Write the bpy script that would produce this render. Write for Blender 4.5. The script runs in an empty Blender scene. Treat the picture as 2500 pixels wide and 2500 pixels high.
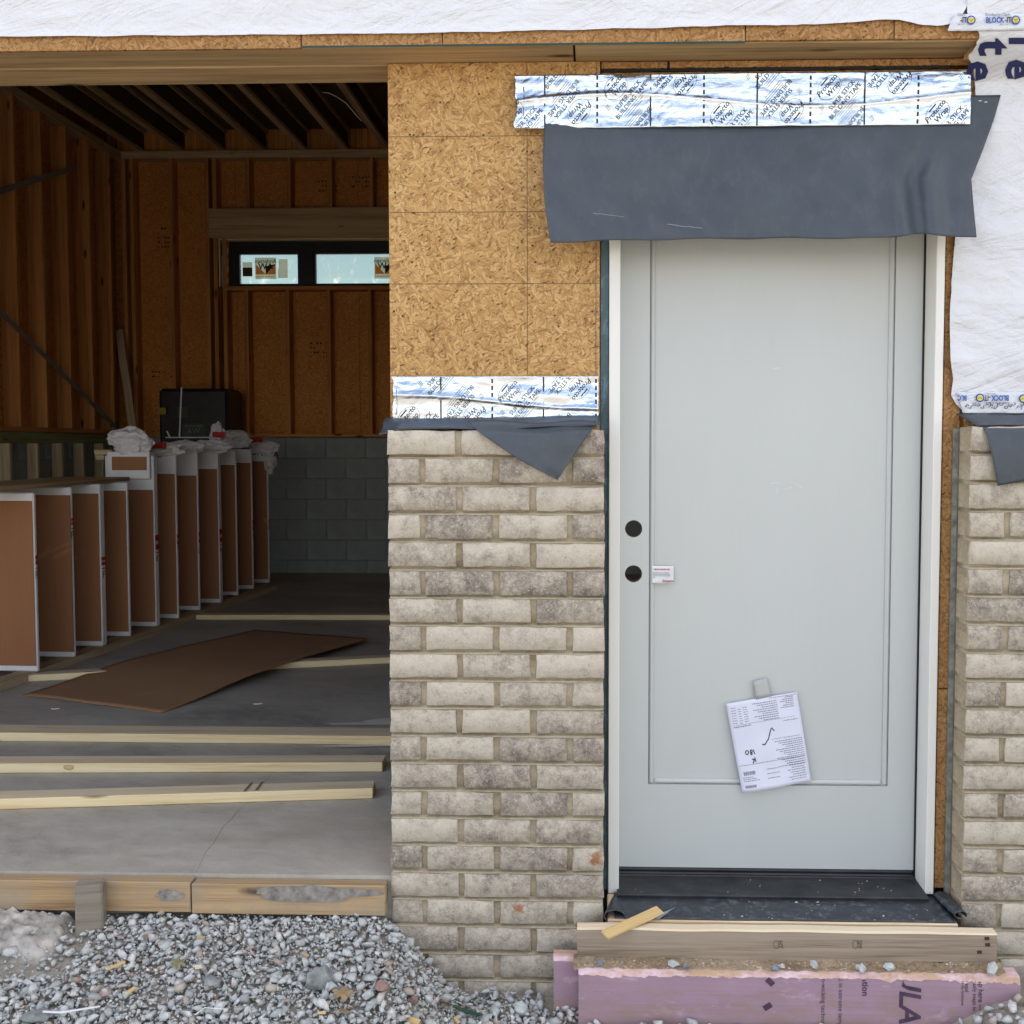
import bpy, bmesh, math, random
import numpy as np
from mathutils import Vector, Matrix, Euler, noise

# ------------------------------------------------------------------ camera, sky, sun, exposure
R = math.radians
scene = bpy.context.scene
col = scene.collection
CAM_H = 1.28                      # lens height above the garage slab (slab top is z = 0)
FPX = 2507.0                      # focal length in pixels of the 2500 px photograph
PITCH, YAW = R(2.9), R(1.65)
PPX, PPY = 1380.0, 1211.0         # where the lens axis meets the (cropped) photograph
cam_rot = Euler((math.pi / 2 - PITCH, 0, YAW), 'XYZ')
cam_data = bpy.data.cameras.new('camera')
cam = bpy.data.objects.new('camera', cam_data)
col.objects.link(cam)
cam.location = (0, 0, CAM_H)
cam.rotation_euler = cam_rot
cam_data.sensor_width = 36
cam_data.lens = 36 * FPX / 2500
cam_data.shift_x = (1250 - PPX) / 2500
cam_data.shift_y = (PPY - 1250) / 2500
cam_data.clip_start = 0.05
cam_data.clip_end = 2000
scene.camera = cam

SUN_EL, SUN_ROT = R(52), R(-62)
sdir = Vector((math.sin(SUN_ROT) * math.cos(SUN_EL), math.cos(SUN_ROT) * math.cos(SUN_EL), math.sin(SUN_EL)))
world = bpy.data.worlds.new('World')
scene.world = world
world.use_nodes = True
wn, wl = world.node_tree.nodes, world.node_tree.links
wn.clear()
w_out = wn.new('ShaderNodeOutputWorld')
w_bg = wn.new('ShaderNodeBackground')
w_sky = wn.new('ShaderNodeTexSky')
w_sky.sky_type = 'NISHITA'
w_sky.sun_disc = False
w_sky.sun_elevation = SUN_EL
w_sky.sun_rotation = SUN_ROT
w_sky.air_density = 1.0
w_sky.dust_density = 2.6
w_sky.ozone_density = 0.7
w_bg.inputs['Strength'].default_value = 0.12
# even scattered cloud over the whole sky: noise on a flat cloud deck, fading towards the horizon
w_tc = wn.new('ShaderNodeTexCoord')
w_sep = wn.new('ShaderNodeSeparateXYZ')
wl.new(w_tc.outputs['Generated'], w_sep.inputs[0])
w_add = wn.new('ShaderNodeMath'); w_add.operation = 'ADD'; w_add.inputs[1].default_value = 0.12; w_add.use_clamp = False
w_max = wn.new('ShaderNodeMath'); w_max.operation = 'MAXIMUM'; w_max.inputs[1].default_value = 0.0
wl.new(w_sep.outputs['Z'], w_max.inputs[0]); wl.new(w_max.outputs[0], w_add.inputs[0])
w_dx = wn.new('ShaderNodeMath'); w_dx.operation = 'DIVIDE'
w_dy = wn.new('ShaderNodeMath'); w_dy.operation = 'DIVIDE'
wl.new(w_sep.outputs['X'], w_dx.inputs[0]); wl.new(w_add.outputs[0], w_dx.inputs[1])
wl.new(w_sep.outputs['Y'], w_dy.inputs[0]); wl.new(w_add.outputs[0], w_dy.inputs[1])
w_com = wn.new('ShaderNodeCombineXYZ')
wl.new(w_dx.outputs[0], w_com.inputs[0]); wl.new(w_dy.outputs[0], w_com.inputs[1])
w_noi = wn.new('ShaderNodeTexNoise')
w_noi.inputs['Scale'].default_value = 1.3
w_noi.inputs['Detail'].default_value = 7
w_noi.inputs['Roughness'].default_value = 0.62
wl.new(w_com.outputs[0], w_noi.inputs['Vector'])
w_ramp = wn.new('ShaderNodeMapRange')
w_ramp.inputs['From Min'].default_value = 0.46
w_ramp.inputs['From Max'].default_value = 0.66
w_ramp.inputs['To Max'].default_value = 0.9
wl.new(w_noi.outputs['Fac'], w_ramp.inputs['Value'])
w_mix = wn.new('ShaderNodeMix'); w_mix.data_type = 'RGBA'
w_mix.inputs['B'].default_value = (10.3, 9.75, 9.1, 1)
# cloud cover closes up towards the horizon, as a deck of clouds does
w_low = wn.new('ShaderNodeMapRange')
w_low.inputs['From Min'].default_value = 0.30; w_low.inputs['From Max'].default_value = 0.0
w_low.inputs['To Max'].default_value = 0.6
wl.new(w_max.outputs[0], w_low.inputs['Value'])
w_cov = wn.new('ShaderNodeMath'); w_cov.operation = 'MAXIMUM'
wl.new(w_ramp.outputs[0], w_cov.inputs[0]); wl.new(w_low.outputs[0], w_cov.inputs[1])
wl.new(w_cov.outputs[0], w_mix.inputs['Factor'])
wl.new(w_sky.outputs[0], w_mix.inputs['A'])
wl.new(w_mix.outputs['Result'], w_bg.inputs['Color'])
wl.new(w_bg.outputs[0], w_out.inputs[0])

sun_data = bpy.data.lights.new('sun', 'SUN')
sun_data.energy = 3.8
sun_data.angle = R(0.5)
sun_data.color = (1.0, 0.94, 0.86)
sun = bpy.data.objects.new('sun', sun_data)
col.objects.link(sun)
sun.rotation_euler = (-sdir).to_track_quat('-Z', 'Y').to_euler()
sun.location = (0, 0, 12)

vs = scene.view_settings
vs.view_transform = 'Standard'
vs.look = 'None'
vs.gamma = 1.0
vs.exposure = 1.5
scene.cycles.max_bounces = 10
scene.cycles.diffuse_bounces = 5
scene.cycles.use_denoising = True

# ------------------------------------------------------------------ layout helpers
_M = cam_rot.to_matrix()
def ray(px, py):
    return _M @ Vector(((px - PPX) / FPX, -(py - PPY) / FPX, -1))
def at(px, py, Y):                # point of the place on the upright plane y = Y
    d = ray(px, py); t = Y / d.y
    return Vector((d.x * t, Y, CAM_H + d.z * t))
def atz(px, py, z):               # point of the place on the level plane z
    d = ray(px, py); t = (z - CAM_H) / d.z
    return Vector((d.x * t, d.y * t, z))
rng = random.Random(7)
def nz(x, y=0.0, z=0.0):
    return noise.noise(Vector((x, y, z)))
def fbm(x, y=0.0, z=0.0, o=4):
    return noise.fractal(Vector((x, y, z)), 0.7, 2.1, o)

# ------------------------------------------------------------------ object helpers
WM = {}
def place(o, M, parent=None):
    col.objects.link(o)
    if parent is not None:
        o.parent = parent
        o.matrix_basis = WM[parent.name].inverted() @ M
    else:
        o.matrix_basis = M
    WM[o.name] = M
    return o
def tag(o, label, cat, group=None, kind=None):
    o['label'] = label
    o['category'] = cat
    if group: o['group'] = group
    if kind: o['kind'] = kind
    return o
def thing(name, loc, label, cat, group=None, kind=None):
    o = bpy.data.objects.new(name, None)
    o.empty_display_size = 0.1
    place(o, Matrix.Translation(loc))
    return tag(o, label, cat, group, kind)
def new_mesh(name, verts, faces, mats, mi=None, smooth=False):
    me = bpy.data.meshes.new(name)
    me.from_pydata([tuple(v) for v in verts], [], faces)
    for m in (mats if isinstance(mats, (list, tuple)) else [mats]):
        me.materials.append(m)
    if mi: me.polygons.foreach_set('material_index', mi)
    if smooth: me.polygons.foreach_set('use_smooth', [True] * len(me.polygons))
    me.update()
    return me
def mobj(name, me, parent=None, M=None):
    return place(bpy.data.objects.new(name, me), M or Matrix(), parent)

class MB:
    """collects faces into one mesh"""
    def __init__(s): s.v, s.f, s.m = [], [], []
    def add(s, verts, faces, mi=0):
        n = len(s.v); s.v += [Vector(v) for v in verts]
        s.f += [tuple(i + n for i in f) for f in faces]; s.m += [mi] * len(faces)
    def box(s, x0, x1, y0, y1, z0, z1, mi=0):
        s.add([(x0,y0,z0),(x1,y0,z0),(x1,y1,z0),(x0,y1,z0),(x0,y0,z1),(x1,y0,z1),(x1,y1,z1),(x0,y1,z1)],
              [(0,3,2,1),(4,5,6,7),(0,1,5,4),(1,2,6,5),(2,3,7,6),(3,0,4,7)], mi)
    def cbox(s, x0, x1, y0, y1, z0, z1, c, mi=0, top_mi=None, bot_mi=None):
        """box with chamfered edges"""
        A, n = [], len(s.v)
        idx = {}
        P = ((x0, x1), (y0, y1), (z0, z1))
        for i in (0, 1):
            for j in (0, 1):
                for k in (0, 1):
                    p = [P[0][i], P[1][j], P[2][k]]
                    sg = [1 - 2 * i, 1 - 2 * j, 1 - 2 * k]
                    for a in range(3):
                        q = [p[b] + (sg[b] * c if b != a else 0) for b in range(3)]
                        idx[(i, j, k, a)] = len(A); A.append(q)
        F, MI = [], []
        def face(ids, m):
            F.append(tuple(ids)); MI.append(m)
        for i in (0, 1):
            face([idx[(i, j, k, 0)] for j, k in ((0,0),(1,0),(1,1),(0,1))], mi)
            face([idx[(j, i, k, 1)] for j, k in ((0,0),(1,0),(1,1),(0,1))], mi)
            face([idx[(j, k, i, 2)] for j, k in ((0,0),(1,0),(1,1),(0,1))],
                 (top_mi if top_mi is not None else mi) if i else (bot_mi if bot_mi is not None else mi))
        for i in (0, 1):
            for j in (0, 1):
                face([idx[(i, j, 0, 0)], idx[(i, j, 1, 0)], idx[(i, j, 1, 1)], idx[(i, j, 0, 1)]], mi)
                face([idx[(i, 0, j, 0)], idx[(i, 1, j, 0)], idx[(i, 1, j, 2)], idx[(i, 0, j, 2)]], mi)
                face([idx[(0, i, j, 1)], idx[(1, i, j, 1)], idx[(1, i, j, 2)], idx[(0, i, j, 2)]], mi)
        for i in (0, 1):
            for j in (0, 1):
                for k in (0, 1):
                    face([idx[(i, j, k, a)] for a in range(3)], mi)
        cen = Vector(((x0 + x1) / 2, (y0 + y1) / 2, (z0 + z1) / 2))
        for f, m in zip(F, MI):
            a, b, d = (Vector(A[f[q]]) for q in range(3))
            if (b - a).cross(d - a).dot(a - cen) < 0: f = tuple(reversed(f))
            s.f.append(tuple(q + n for q in f)); s.m.append(m)
        s.v += [Vector(a) for a in A]
    def ring_tube(s, pts, radii, seg=8, mi=0, caps=True):
        n0 = len(s.v); P = [Vector(p) for p in pts]
        for i, p in enumerate(P):
            d = (P[min(i + 1, len(P) - 1)] - P[max(i - 1, 0)]).normalized()
            a = d.cross(Vector((0, 0, 1)))
            if a.length < 0.05: a = d.cross(Vector((1, 0, 0)))
            a.normalize(); b = d.cross(a)
            r = radii[i] if isinstance(radii, (list, tuple)) else radii
            for k in range(seg):
                t = 2 * math.pi * k / seg
                s.v.append(p + a * (r * math.cos(t)) + b * (r * math.sin(t)))
        for i in range(len(P) - 1):
            for k in range(seg):
                q = n0 + i * seg
                s.f.append((q + k, q + (k + 1) % seg, q + seg + (k + 1) % seg, q + seg + k)); s.m.append(mi)
        if caps:
            s.f.append(tuple(n0 + k for k in reversed(range(seg)))); s.m.append(mi)
            s.f.append(tuple(n0 + (len(P) - 1) * seg + k for k in range(seg))); s.m.append(mi)
    def build(s, name, mats, parent=None, M=None, smooth=False):
        return mobj(name, new_mesh(name, s.v, s.f, mats, s.m, smooth), parent, M)

def frame_matrix(A, B, up):
    """local X from A to B, local Z as near to 'up' as it goes; origin at A"""
    A, B, up = Vector(A), Vector(B), Vector(up)
    x = (B - A).normalized(); y = up.cross(x).normalized(); z = x.cross(y)
    M = Matrix((x, y, z)).transposed().to_4x4(); M.translation = A
    return M
_bm_cache = {}
def beam(name, A, B, w, t, up, mats, parent=None, c=0.0025, top_mi=None, mi=0, key=True):
    """a length of lumber: local X along, Y across (width w), Z thickness t; A-B runs along the middle"""
    L = (Vector(B) - Vector(A)).length
    k = (name, round(L, 3), w, t, top_mi, tuple(m.name for m in (mats if isinstance(mats, (list, tuple)) else [mats])))
    if k not in _bm_cache:
        mb = MB(); mb.cbox(0, L, -w / 2, w / 2, -t / 2, t / 2, c, mi, top_mi)
        _bm_cache[k] = new_mesh(name, mb.v, mb.f, mats, mb.m)
    return mobj(name, _bm_cache[k], parent, frame_matrix(A, B, up))
def sheet(name, fn, nu, nv, mat, parent=None, smooth=True, thick=0.0, mats=None):
    """bent sheet: fn(u, v) -> point, u and v in 0..1"""
    V = [fn(i / nu, j / nv) for j in range(nv + 1) for i in range(nu + 1)]
    F = [(j * (nu + 1) + i, j * (nu + 1) + i + 1, (j + 1) * (nu + 1) + i + 1, (j + 1) * (nu + 1) + i)
         for j in range(nv) for i in range(nu)]
    o = mobj(name, new_mesh(name, V, F, mats or mat, None, smooth), parent)
    if thick:
        md = o.modifiers.new('thickness', 'SOLIDIFY'); md.thickness = thick; md.offset = 0
    return o
def lerp(a, b, t): return a + (b - a) * t
def poly(pts, t):
    """piecewise linear curve through (t, x, y) triples"""
    for a, b in zip(pts, pts[1:]):
        if t <= b[0]:
            q = (t - a[0]) / (b[0] - a[0])
            return tuple(lerp(a[i], b[i], q) for i in range(1, len(a)))
    return tuple(pts[-1][1:])
def sstep(a, b, x):
    t = max(0.0, min(1.0, (x - a) / (b - a))); return t * t * (3 - 2 * t)

# ------------------------------------------------------------------ lettering (built-in font, as meshes)
_txt = {}
def glyphs(s, bold=0.0):
    if (s, bold) not in _txt:
        cu = bpy.data.curves.new('lettering', 'FONT')
        cu.body = s; cu.size = 1.0; cu.offset = bold; cu.resolution_u = 2
        cu.align_x = 'CENTER'; cu.align_y = 'CENTER'
        ob = bpy.data.objects.new('lettering', cu); col.objects.link(ob)
        bpy.context.view_layer.update()
        me = bpy.data.meshes.new_from_object(ob.evaluated_get(bpy.context.evaluated_depsgraph_get()))
        _txt[(s, bold)] = ([(v.co.x, v.co.y) for v in me.vertices], [tuple(p.vertices) for p in me.polygons])
        bpy.data.objects.remove(ob); bpy.data.curves.remove(cu); bpy.data.meshes.remove(me)
    return _txt[(s, bold)]
class Print:
    """flat print on a surface, in (u, v) metres; mapped onto the surface at build time"""
    def __init__(s): s.v, s.f, s.m = [], [], []
    def add(s, v, f, mi=0):
        n = len(s.v); s.v += v; s.f += [tuple(i + n for i in q) for q in f]; s.m += [mi] * len(f)
    def text(s, t, size, u, v, ang=0.0, shear=0.0, bold=0.0, mi=0, mirror=False, sx=1.0):
        V, F = glyphs(t, bold); ca, sa = math.cos(ang), math.sin(ang)
        out = []
        for x, y in V:
            x = (x * sx + shear * y) * size * (-1 if mirror else 1); y *= size
            out.append((u + x * ca - y * sa, v + x * sa + y * ca))
        s.add(out, F, mi)
    def glyph(s, t, height, u, v, ang=0.0, bold=0.0, mi=0, sx=1.0, cut=.012):
        """one letter centred on its own outline and cut fine enough to follow a curved sheet"""
        V, F = glyphs(t, bold); bm = bmesh.new()
        vs_ = [bm.verts.new((x, y, 0)) for x, y in V]
        for f in F: bm.faces.new([vs_[i] for i in f])
        xs, ys = [p[0] for p in V], [p[1] for p in V]; k = height / (max(ys) - min(ys))
        cx, cy = (max(xs) + min(xs)) / 2, (max(ys) + min(ys)) / 2
        bmesh.ops.triangulate(bm, faces=bm.faces)
        for _ in range(3):
            es = [e for e in bm.edges if e.calc_length() * k > cut]
            if es: bmesh.ops.subdivide_edges(bm, edges=es, cuts=1); bmesh.ops.triangulate(bm, faces=bm.faces)
        bm.verts.index_update(); ca, sa = math.cos(ang), math.sin(ang); out = []
        for q in bm.verts:
            x, y = (q.co.x - cx) * k * sx, (q.co.y - cy) * k; out.append((u + x * ca - y * sa, v + x * sa + y * ca))
        s.add(out, [tuple(q.index for q in f.verts) for f in bm.faces], mi); bm.free()
    def rect(s, u0, u1, v0, v1, mi=0):
        s.add([(u0, v0), (u1, v0), (u1, v1), (u0, v1)], [(0, 1, 2, 3)], mi)
    def tri(s, pts, mi=0): s.add(list(pts), [tuple(range(len(pts)))], mi)
    def line(s, pts, w, mi=0):
        P = [Vector(p).to_3d() for p in pts]; out = []
        for i, p in enumerate(P):
            d = (P[min(i + 1, len(P) - 1)] - P[max(i - 1, 0)]).normalized()
            n = Vector((-d.y, d.x, 0)) * (w / 2)
            out += [((p + n).x, (p + n).y), ((p - n).x, (p - n).y)]
        s.add(out, [(2 * i, 2 * i + 1, 2 * i + 3, 2 * i + 2) for i in range(len(P) - 1)], mi)
    def ellipse(s, u, v, a, b, w, ang=0.0, mi=0, n=32):
        ca, sa = math.cos(ang), math.sin(ang)
        s.line([(u + a * math.cos(t) * ca - b * math.sin(t) * sa, v + a * math.cos(t) * sa + b * math.sin(t) * ca)
                for t in (2 * math.pi * k / n for k in range(n + 1))], w, mi)
    def disc(s, u, v, a, b, mi=0, n=24):
        s.add([(u + a * math.cos(2 * math.pi * k / n), v + b * math.sin(2 * math.pi * k / n)) for k in range(n)], [tuple(range(n))], mi)
    def build(s, name, fn, mats, parent, clip=None):
        f, m = s.f, s.m
        if clip:
            keep = [i for i, q in enumerate(f) if all(clip(*s.v[k]) for k in q)]
            f, m = [f[i] for i in keep], [m[i] for i in keep]
        used = sorted({k for q in f for k in q}); ix = {k: i for i, k in enumerate(used)}
        return mobj(name, new_mesh(name, [fn(*s.v[k]) for k in used], [tuple(ix[k] for k in q) for q in f], mats, m), parent)

# ------------------------------------------------------------------ materials (all procedural)
class NT:
    def __init__(s, name):
        s.m = bpy.data.materials.new(name); s.m.use_nodes = True
        s.t = s.m.node_tree; s.n = s.t.nodes; s.l = s.t.links
        s.b = s.n['Principled BSDF']
        s.tc = s.n.new('ShaderNodeTexCoord')
        s.oi = s.n.new('ShaderNodeObjectInfo')
    def put(s, sock, v):
        if isinstance(v, bpy.types.NodeSocket): s.l.new(v, sock)
        elif v is not None:
            try: sock.default_value = v
            except Exception: sock.default_value = tuple(v) + (1.0,)
    def node(s, t, ins=None, **pr):
        n = s.n.new('ShaderNode' + t)
        for k, v in pr.items(): setattr(n, k, v)
        for k, v in (ins or {}).items(): s.put(n.inputs[k], v)
        return n
    def math(s, op, a, b=None, clamp=False):
        n = s.node('Math', operation=op, use_clamp=clamp); s.put(n.inputs[0], a)
        if b is not None: s.put(n.inputs[1], b)
        return n.outputs[0]
    def vec(s, scale=(1, 1, 1), loc=(0, 0, 0), rot=(0, 0, 0), src=None, rand=0.0):
        v = src or s.tc.outputs['Object']
        if rand:
            o = s.node('VectorMath', operation='MULTIPLY_ADD')
            s.put(o.inputs[0], (rand, rand * 1.7, rand * 0.9)); s.l.new(s.oi.outputs['Random'], o.inputs[1]); s.l.new(v, o.inputs[2])
            v = o.outputs[0]
        if any(rot) and len(set(scale)) > 1:       # turn first, then stretch
            v = s.node('Mapping', {'Vector': v, 'Rotation': rot}).outputs[0]; rot = (0, 0, 0)
        return s.node('Mapping', {'Vector': v, 'Scale': scale, 'Location': loc, 'Rotation': rot}).outputs[0]
    def noise(s, v, scale, detail=3, rough=0.55, dist=0.0, out='Fac'):
        return s.node('TexNoise', {'Vector': v, 'Scale': scale, 'Detail': detail, 'Roughness': rough, 'Distortion': dist}).outputs[out]
    def voro(s, v, scale, out='Distance', dim='3D', feature='F1', rnd=1.0):
        n = s.node('TexVoronoi', voronoi_dimensions=dim, feature=feature); s.put(n.inputs['Vector'], v); s.put(n.inputs['Scale'], scale)
        s.put(n.inputs['Randomness'], rnd)
        return n.outputs[out]
    def ramp(s, f, stops, interp='LINEAR'):
        n = s.node('ValToRGB'); s.put(n.inputs[0], f); cr = n.color_ramp; cr.interpolation = interp
        while len(cr.elements) < len(stops): cr.elements.new(0.5)
        for e, (p, c) in zip(cr.elements, stops):
            e.position = p; e.color = tuple(c) + (1,) if len(c) == 3 else c
        return n.outputs[0]
    def rng(s, f, a, b, c=0.0, d=1.0):
        return s.node('MapRange', {'Value': f, 'From Min': a, 'From Max': b, 'To Min': c, 'To Max': d}).outputs[0]
    def mix(s, f, a, b, mode='MIX'):
        n = s.node('Mix', data_type='RGBA', blend_type=mode)
        s.put(n.inputs['Factor'], f); s.put(n.inputs['A'], a); s.put(n.inputs['B'], b)
        return n.outputs['Result']
    def bump(s, h, strength=0.3, dist=0.002, prev=None):
        n = s.node('Bump', {'Height': h, 'Strength': strength, 'Distance': dist})
        if prev is not None: s.l.new(prev, n.inputs['Normal'])
        return n.outputs[0]
    def done(s, color, rough=0.8, normal=None, metal=0.0, spec=0.3):
        s.put(s.b.inputs['Base Color'], color); s.put(s.b.inputs['Roughness'], rough)
        s.b.inputs['Metallic'].default_value = metal
        s.b.inputs['Specular IOR Level'].default_value = spec
        if normal is not None: s.l.new(normal, s.b.inputs['Normal'])
        return s.m
def plain(name, c, rough=0.7, spec=0.3, var=0.12, scale=9.0, bump=0.0, bscale=60):
    n = NT(name); v = n.vec()
    f = n.noise(v, scale, 4, 0.6)
    dk = tuple(x * (1 - var) for x in c); lt = tuple(min(1, x * (1 + var)) for x in c)
    colr = n.ramp(f, [(0.3, dk), (0.7, lt)])
    nm = n.bump(n.noise(v, bscale, 4), bump, 0.002) if bump else None
    return n.done(colr, rough, nm, spec=spec)

def make_osb(name, tint=(1, 1, 1), dark=1.0):
    n = NT(name)
    base = n.vec(rand=3.0)
    wob = n.noise(base, 14, 2, 0.5, out='Color')
    wv = n.node('VectorMath', {0: base}, operation='ADD')
    sc = n.node('VectorMath', operation='SCALE'); n.l.new(wob, sc.inputs[0]); sc.inputs['Scale'].default_value = 0.004
    n.l.new(sc.outputs[0], wv.inputs[1]); base = wv.outputs[0]
    val = None; edge = None
    for k, (a, sx, sy) in enumerate(((0.2, 26, 120), (0.75, 36, 170), (1.3, 22, 105), (1.8, 44, 190), (2.35, 30, 135), (2.9, 38, 160))):
        v = n.vec((sx, sy, 1), (3.1 * k, 1.7 * k, 0), (0, 0, a), src=base)
        vn = n.node('TexVoronoi', {'Vector': v, 'Scale': 1.0}, voronoi_dimensions='2D')
        sep = n.node('SeparateColor'); n.l.new(vn.outputs['Color'], sep.inputs[0])
        d = vn.outputs['Distance']
        if val is None: val, edge = sep.outputs[0], d
        else:
            sel = n.math('GREATER_THAN', sep.outputs[1], k / (k + 1))
            val = n.math('ADD', n.math('MULTIPLY', val, n.math('SUBTRACT', 1.0, sel)), n.math('MULTIPLY', sep.outputs[0], sel))
            edge = n.math('ADD', n.math('MULTIPLY', edge, n.math('SUBTRACT', 1.0, sel)), n.math('MULTIPLY', d, sel))
    grain = n.noise(n.vec((170, 300, 1), rot=(0, 0, 0.6), src=base), 1.0, 4, 0.7)
    big = n.noise(base, 2.4, 3)
    f = n.math('ADD', n.math('MULTIPLY', val, 0.40), n.math('ADD', n.math('MULTIPLY', grain, 0.46), n.math('MULTIPLY', big, 0.2)))
    T = lambda c: tuple(a * b * dark for a, b in zip(c, tint))
    colr = n.ramp(f, [(0.20, T((.20, .10, .035))), (0.34, T((.42, .245, .10))), (0.52, T((.52, .325, .14))), (0.70, T((.60, .40, .19))), (0.88, T((.70, .50, .28)))])
    e = n.rng(edge, 0.45, 0.72)
    colr = n.mix(n.math('MULTIPLY', e, 0.55), colr, T((.17, .08, .03)))
    spk = n.rng(n.noise(n.vec((60, 140, 1), rot=(0, 0, 1.0), src=base), 1.0, 2), 0.63, 0.68)
    colr = n.mix(n.math('MULTIPLY', spk, 0.8), colr, T((.07, .03, .012)))
    return n.done(colr, 0.72, n.bump(n.math('ADD', val, grain), 0.25, 0.0015), spec=0.25)

def make_wood(name, light, mid, dark, knots=True, rough=0.75, dirt=None, spec=0.2, dirt_amt=0.85):
    n = NT(name)
    base = n.vec(rand=7.0)
    wob = n.noise(n.vec((0.9, 6, 6), src=base), 1.0, 2)
    rings = n.noise(n.vec((0.8, 26, 26), src=base), 1.0, 4, 0.6, 0.6)
    fine = n.noise(n.vec((5, 260, 260), src=base), 1.0, 3, 0.6)
    f = n.math('ADD', n.math('MULTIPLY', rings, 0.6), n.math('ADD', n.math('MULTIPLY', fine, 0.28), n.math('MULTIPLY', wob, 0.15)))
    colr = n.ramp(f, [(0.38, dark), (0.50, mid), (0.60, light)])
    if knots:
        kv = n.voro(n.vec((2.4, 9, 9), src=base), 1.0)
        k = n.rng(kv, 0.15, 0.06)
        colr = n.mix(k, colr, tuple(c * 0.35 for c in dark))
    if dirt:
        d = n.rng(n.noise(base, 4.5, 5, 0.65), 0.42, 0.66)
        colr = n.mix(n.math('MULTIPLY', d, dirt_amt), colr, dirt)
    return n.done(colr, rough, n.bump(f, 0.25, 0.0012), spec=spec)

M = {}
M['osb'] = make_osb('osb', (.97, .93, .83))
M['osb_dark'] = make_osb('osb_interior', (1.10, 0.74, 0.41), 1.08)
M['deck'] = make_osb('osb_deck', (1.0, 0.85, 0.7), 0.22)  # shade between the ceiling joists put into this strand board colour
M['osb_edge'] = make_osb('osb_edge', (1.0, 0.86, 0.74), 0.72)
M['lumber'] = make_wood('fresh_lumber', (.83, .70, .44), (.77, .62, .36), (.58, .40, .19))
M['lumber_dirty'] = make_wood('dirty_lumber', (.80, .67, .46), (.70, .57, .38), (.50, .39, .24), dirt=(.70, .59, .43), rough=0.42, spec=0.5)
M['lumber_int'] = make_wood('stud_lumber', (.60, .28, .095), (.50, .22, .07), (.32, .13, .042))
M['lumber_pale'] = make_wood('pale_stud_lumber', (.52, .42, .28), (.44, .34, .21), (.30, .22, .12))
M['joist'] = make_wood('joist_lumber', (.58, .43, .25), (.48, .34, .19), (.32, .21, .11))
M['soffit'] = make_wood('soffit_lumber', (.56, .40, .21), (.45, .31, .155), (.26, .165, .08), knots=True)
M['treated'] = make_wood('treated_lumber', (.30, .29, .14), (.23, .22, .10), (.13, .13, .055))
M['form_wood'] = make_wood('form_board_wood', (.50, .35, .195), (.40, .27, .145), (.22, .135, .07), dirt=(.33, .27, .20), dirt_amt=1.0)
M['sill_wood'] = make_wood('weathered_board', (.37, .30, .225), (.28, .22, .16), (.11, .08, .055))
M['sill_top'] = make_wood('sawn_edge_wood', (.78, .66, .48), (.72, .57, .38), (.56, .40, .24), knots=False)
M['shim'] = make_wood('shim_wood', (.70, .52, .25), (.62, .43, .19), (.48, .31, .12), knots=False)
M['stake'] = make_wood('stake_wood', (.30, .265, .225), (.225, .195, .16), (.10, .085, .065), knots=False, dirt=(.27, .23, .175))
M['plywood'] = make_wood('plywood', (.50, .37, .22), (.40, .285, .16), (.22, .14, .07), knots=False)

def make_brick(name, stain=None):
    n = NT(name)
    base = n.vec(rand=11.0)
    rnd = n.oi.outputs['Random']
    blot = n.noise(base, 16, 5, 0.66)
    mid = n.noise(base, 52, 5, 0.75)
    fine = n.noise(base, 210, 3, 0.7)
    f = n.math('ADD', n.math('MULTIPLY', blot, 0.44), n.math('ADD', n.math('ADD', n.math('MULTIPLY', mid, 0.38), n.math('MULTIPLY', fine, 0.22)), n.math('MULTIPLY', rnd, 0.16)))
    colr = n.ramp(f, [(0.42, (.165, .137, .116)), (0.50, (.28, .238, .198)), (0.57, (.405, .352, .282)), (0.65, (.52, .462, .372)), (0.80, (.61, .552, .45))])
    # pale sand grains and dark burnt pits
    g = n.rng(n.noise(base, 170, 2, 0.6), 0.60, 0.70)
    colr = n.mix(n.math('MULTIPLY', g, 0.6), colr, (.70, .66, .58))
    p = n.rng(n.noise(base, 85, 5, 0.8), 0.60, 0.70)
    colr = n.mix(n.math('MULTIPLY', p, 0.75), colr, (.10, .085, .08))
    if stain:
        d = n.node('VectorMath', {0: n.tc.outputs['Object'], 1: stain[0]}, operation='DISTANCE').outputs['Value']
        w = n.math('ADD', d, n.math('ADD', n.math('MULTIPLY', n.math('SUBTRACT', mid, 0.5), 0.07), n.math('MULTIPLY', n.math('SUBTRACT', blot, 0.5), 0.05)))
        colr = n.mix(n.math('MULTIPLY', n.rng(w, stain[1], stain[1] * 0.4), 0.85), colr, (.33, .13, .055))
    hb = n.math('ADD', n.math('MULTIPLY', mid, 0.7), n.math('MULTIPLY', fine, 0.4))
    return n.done(colr, 0.93, n.bump(hb, 1.0, 0.004), spec=0.15)
M['brick'] = make_brick('sanded_brick')
M['brick_stain'] = make_brick('clay_smeared_brick', ((0.025, -0.045, 0.004), 0.028))
M['brick_stain2'] = make_brick('clay_spotted_brick', ((-0.04, -0.045, 0.010), 0.022))

def make_mortar():
    n = NT('mortar'); base = n.vec()
    a = n.noise(base, 6, 4, 0.6); b = n.noise(n.vec((75, 75, 95)), 1.0, 5, 0.75)
    f = n.math('ADD', n.math('MULTIPLY', a, 0.6), n.math('MULTIPLY', b, 0.45))
    colr = n.ramp(f, [(0.34, (.23, .18, .12)), (0.52, (.385, .322, .225)), (0.70, (.51, .445, .33))])
    return n.done(colr, 0.95, n.bump(n.math('ADD', b, n.noise(base, 260, 3)), 0.6, 0.002), spec=0.1)
M['mortar'] = make_mortar()

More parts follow.
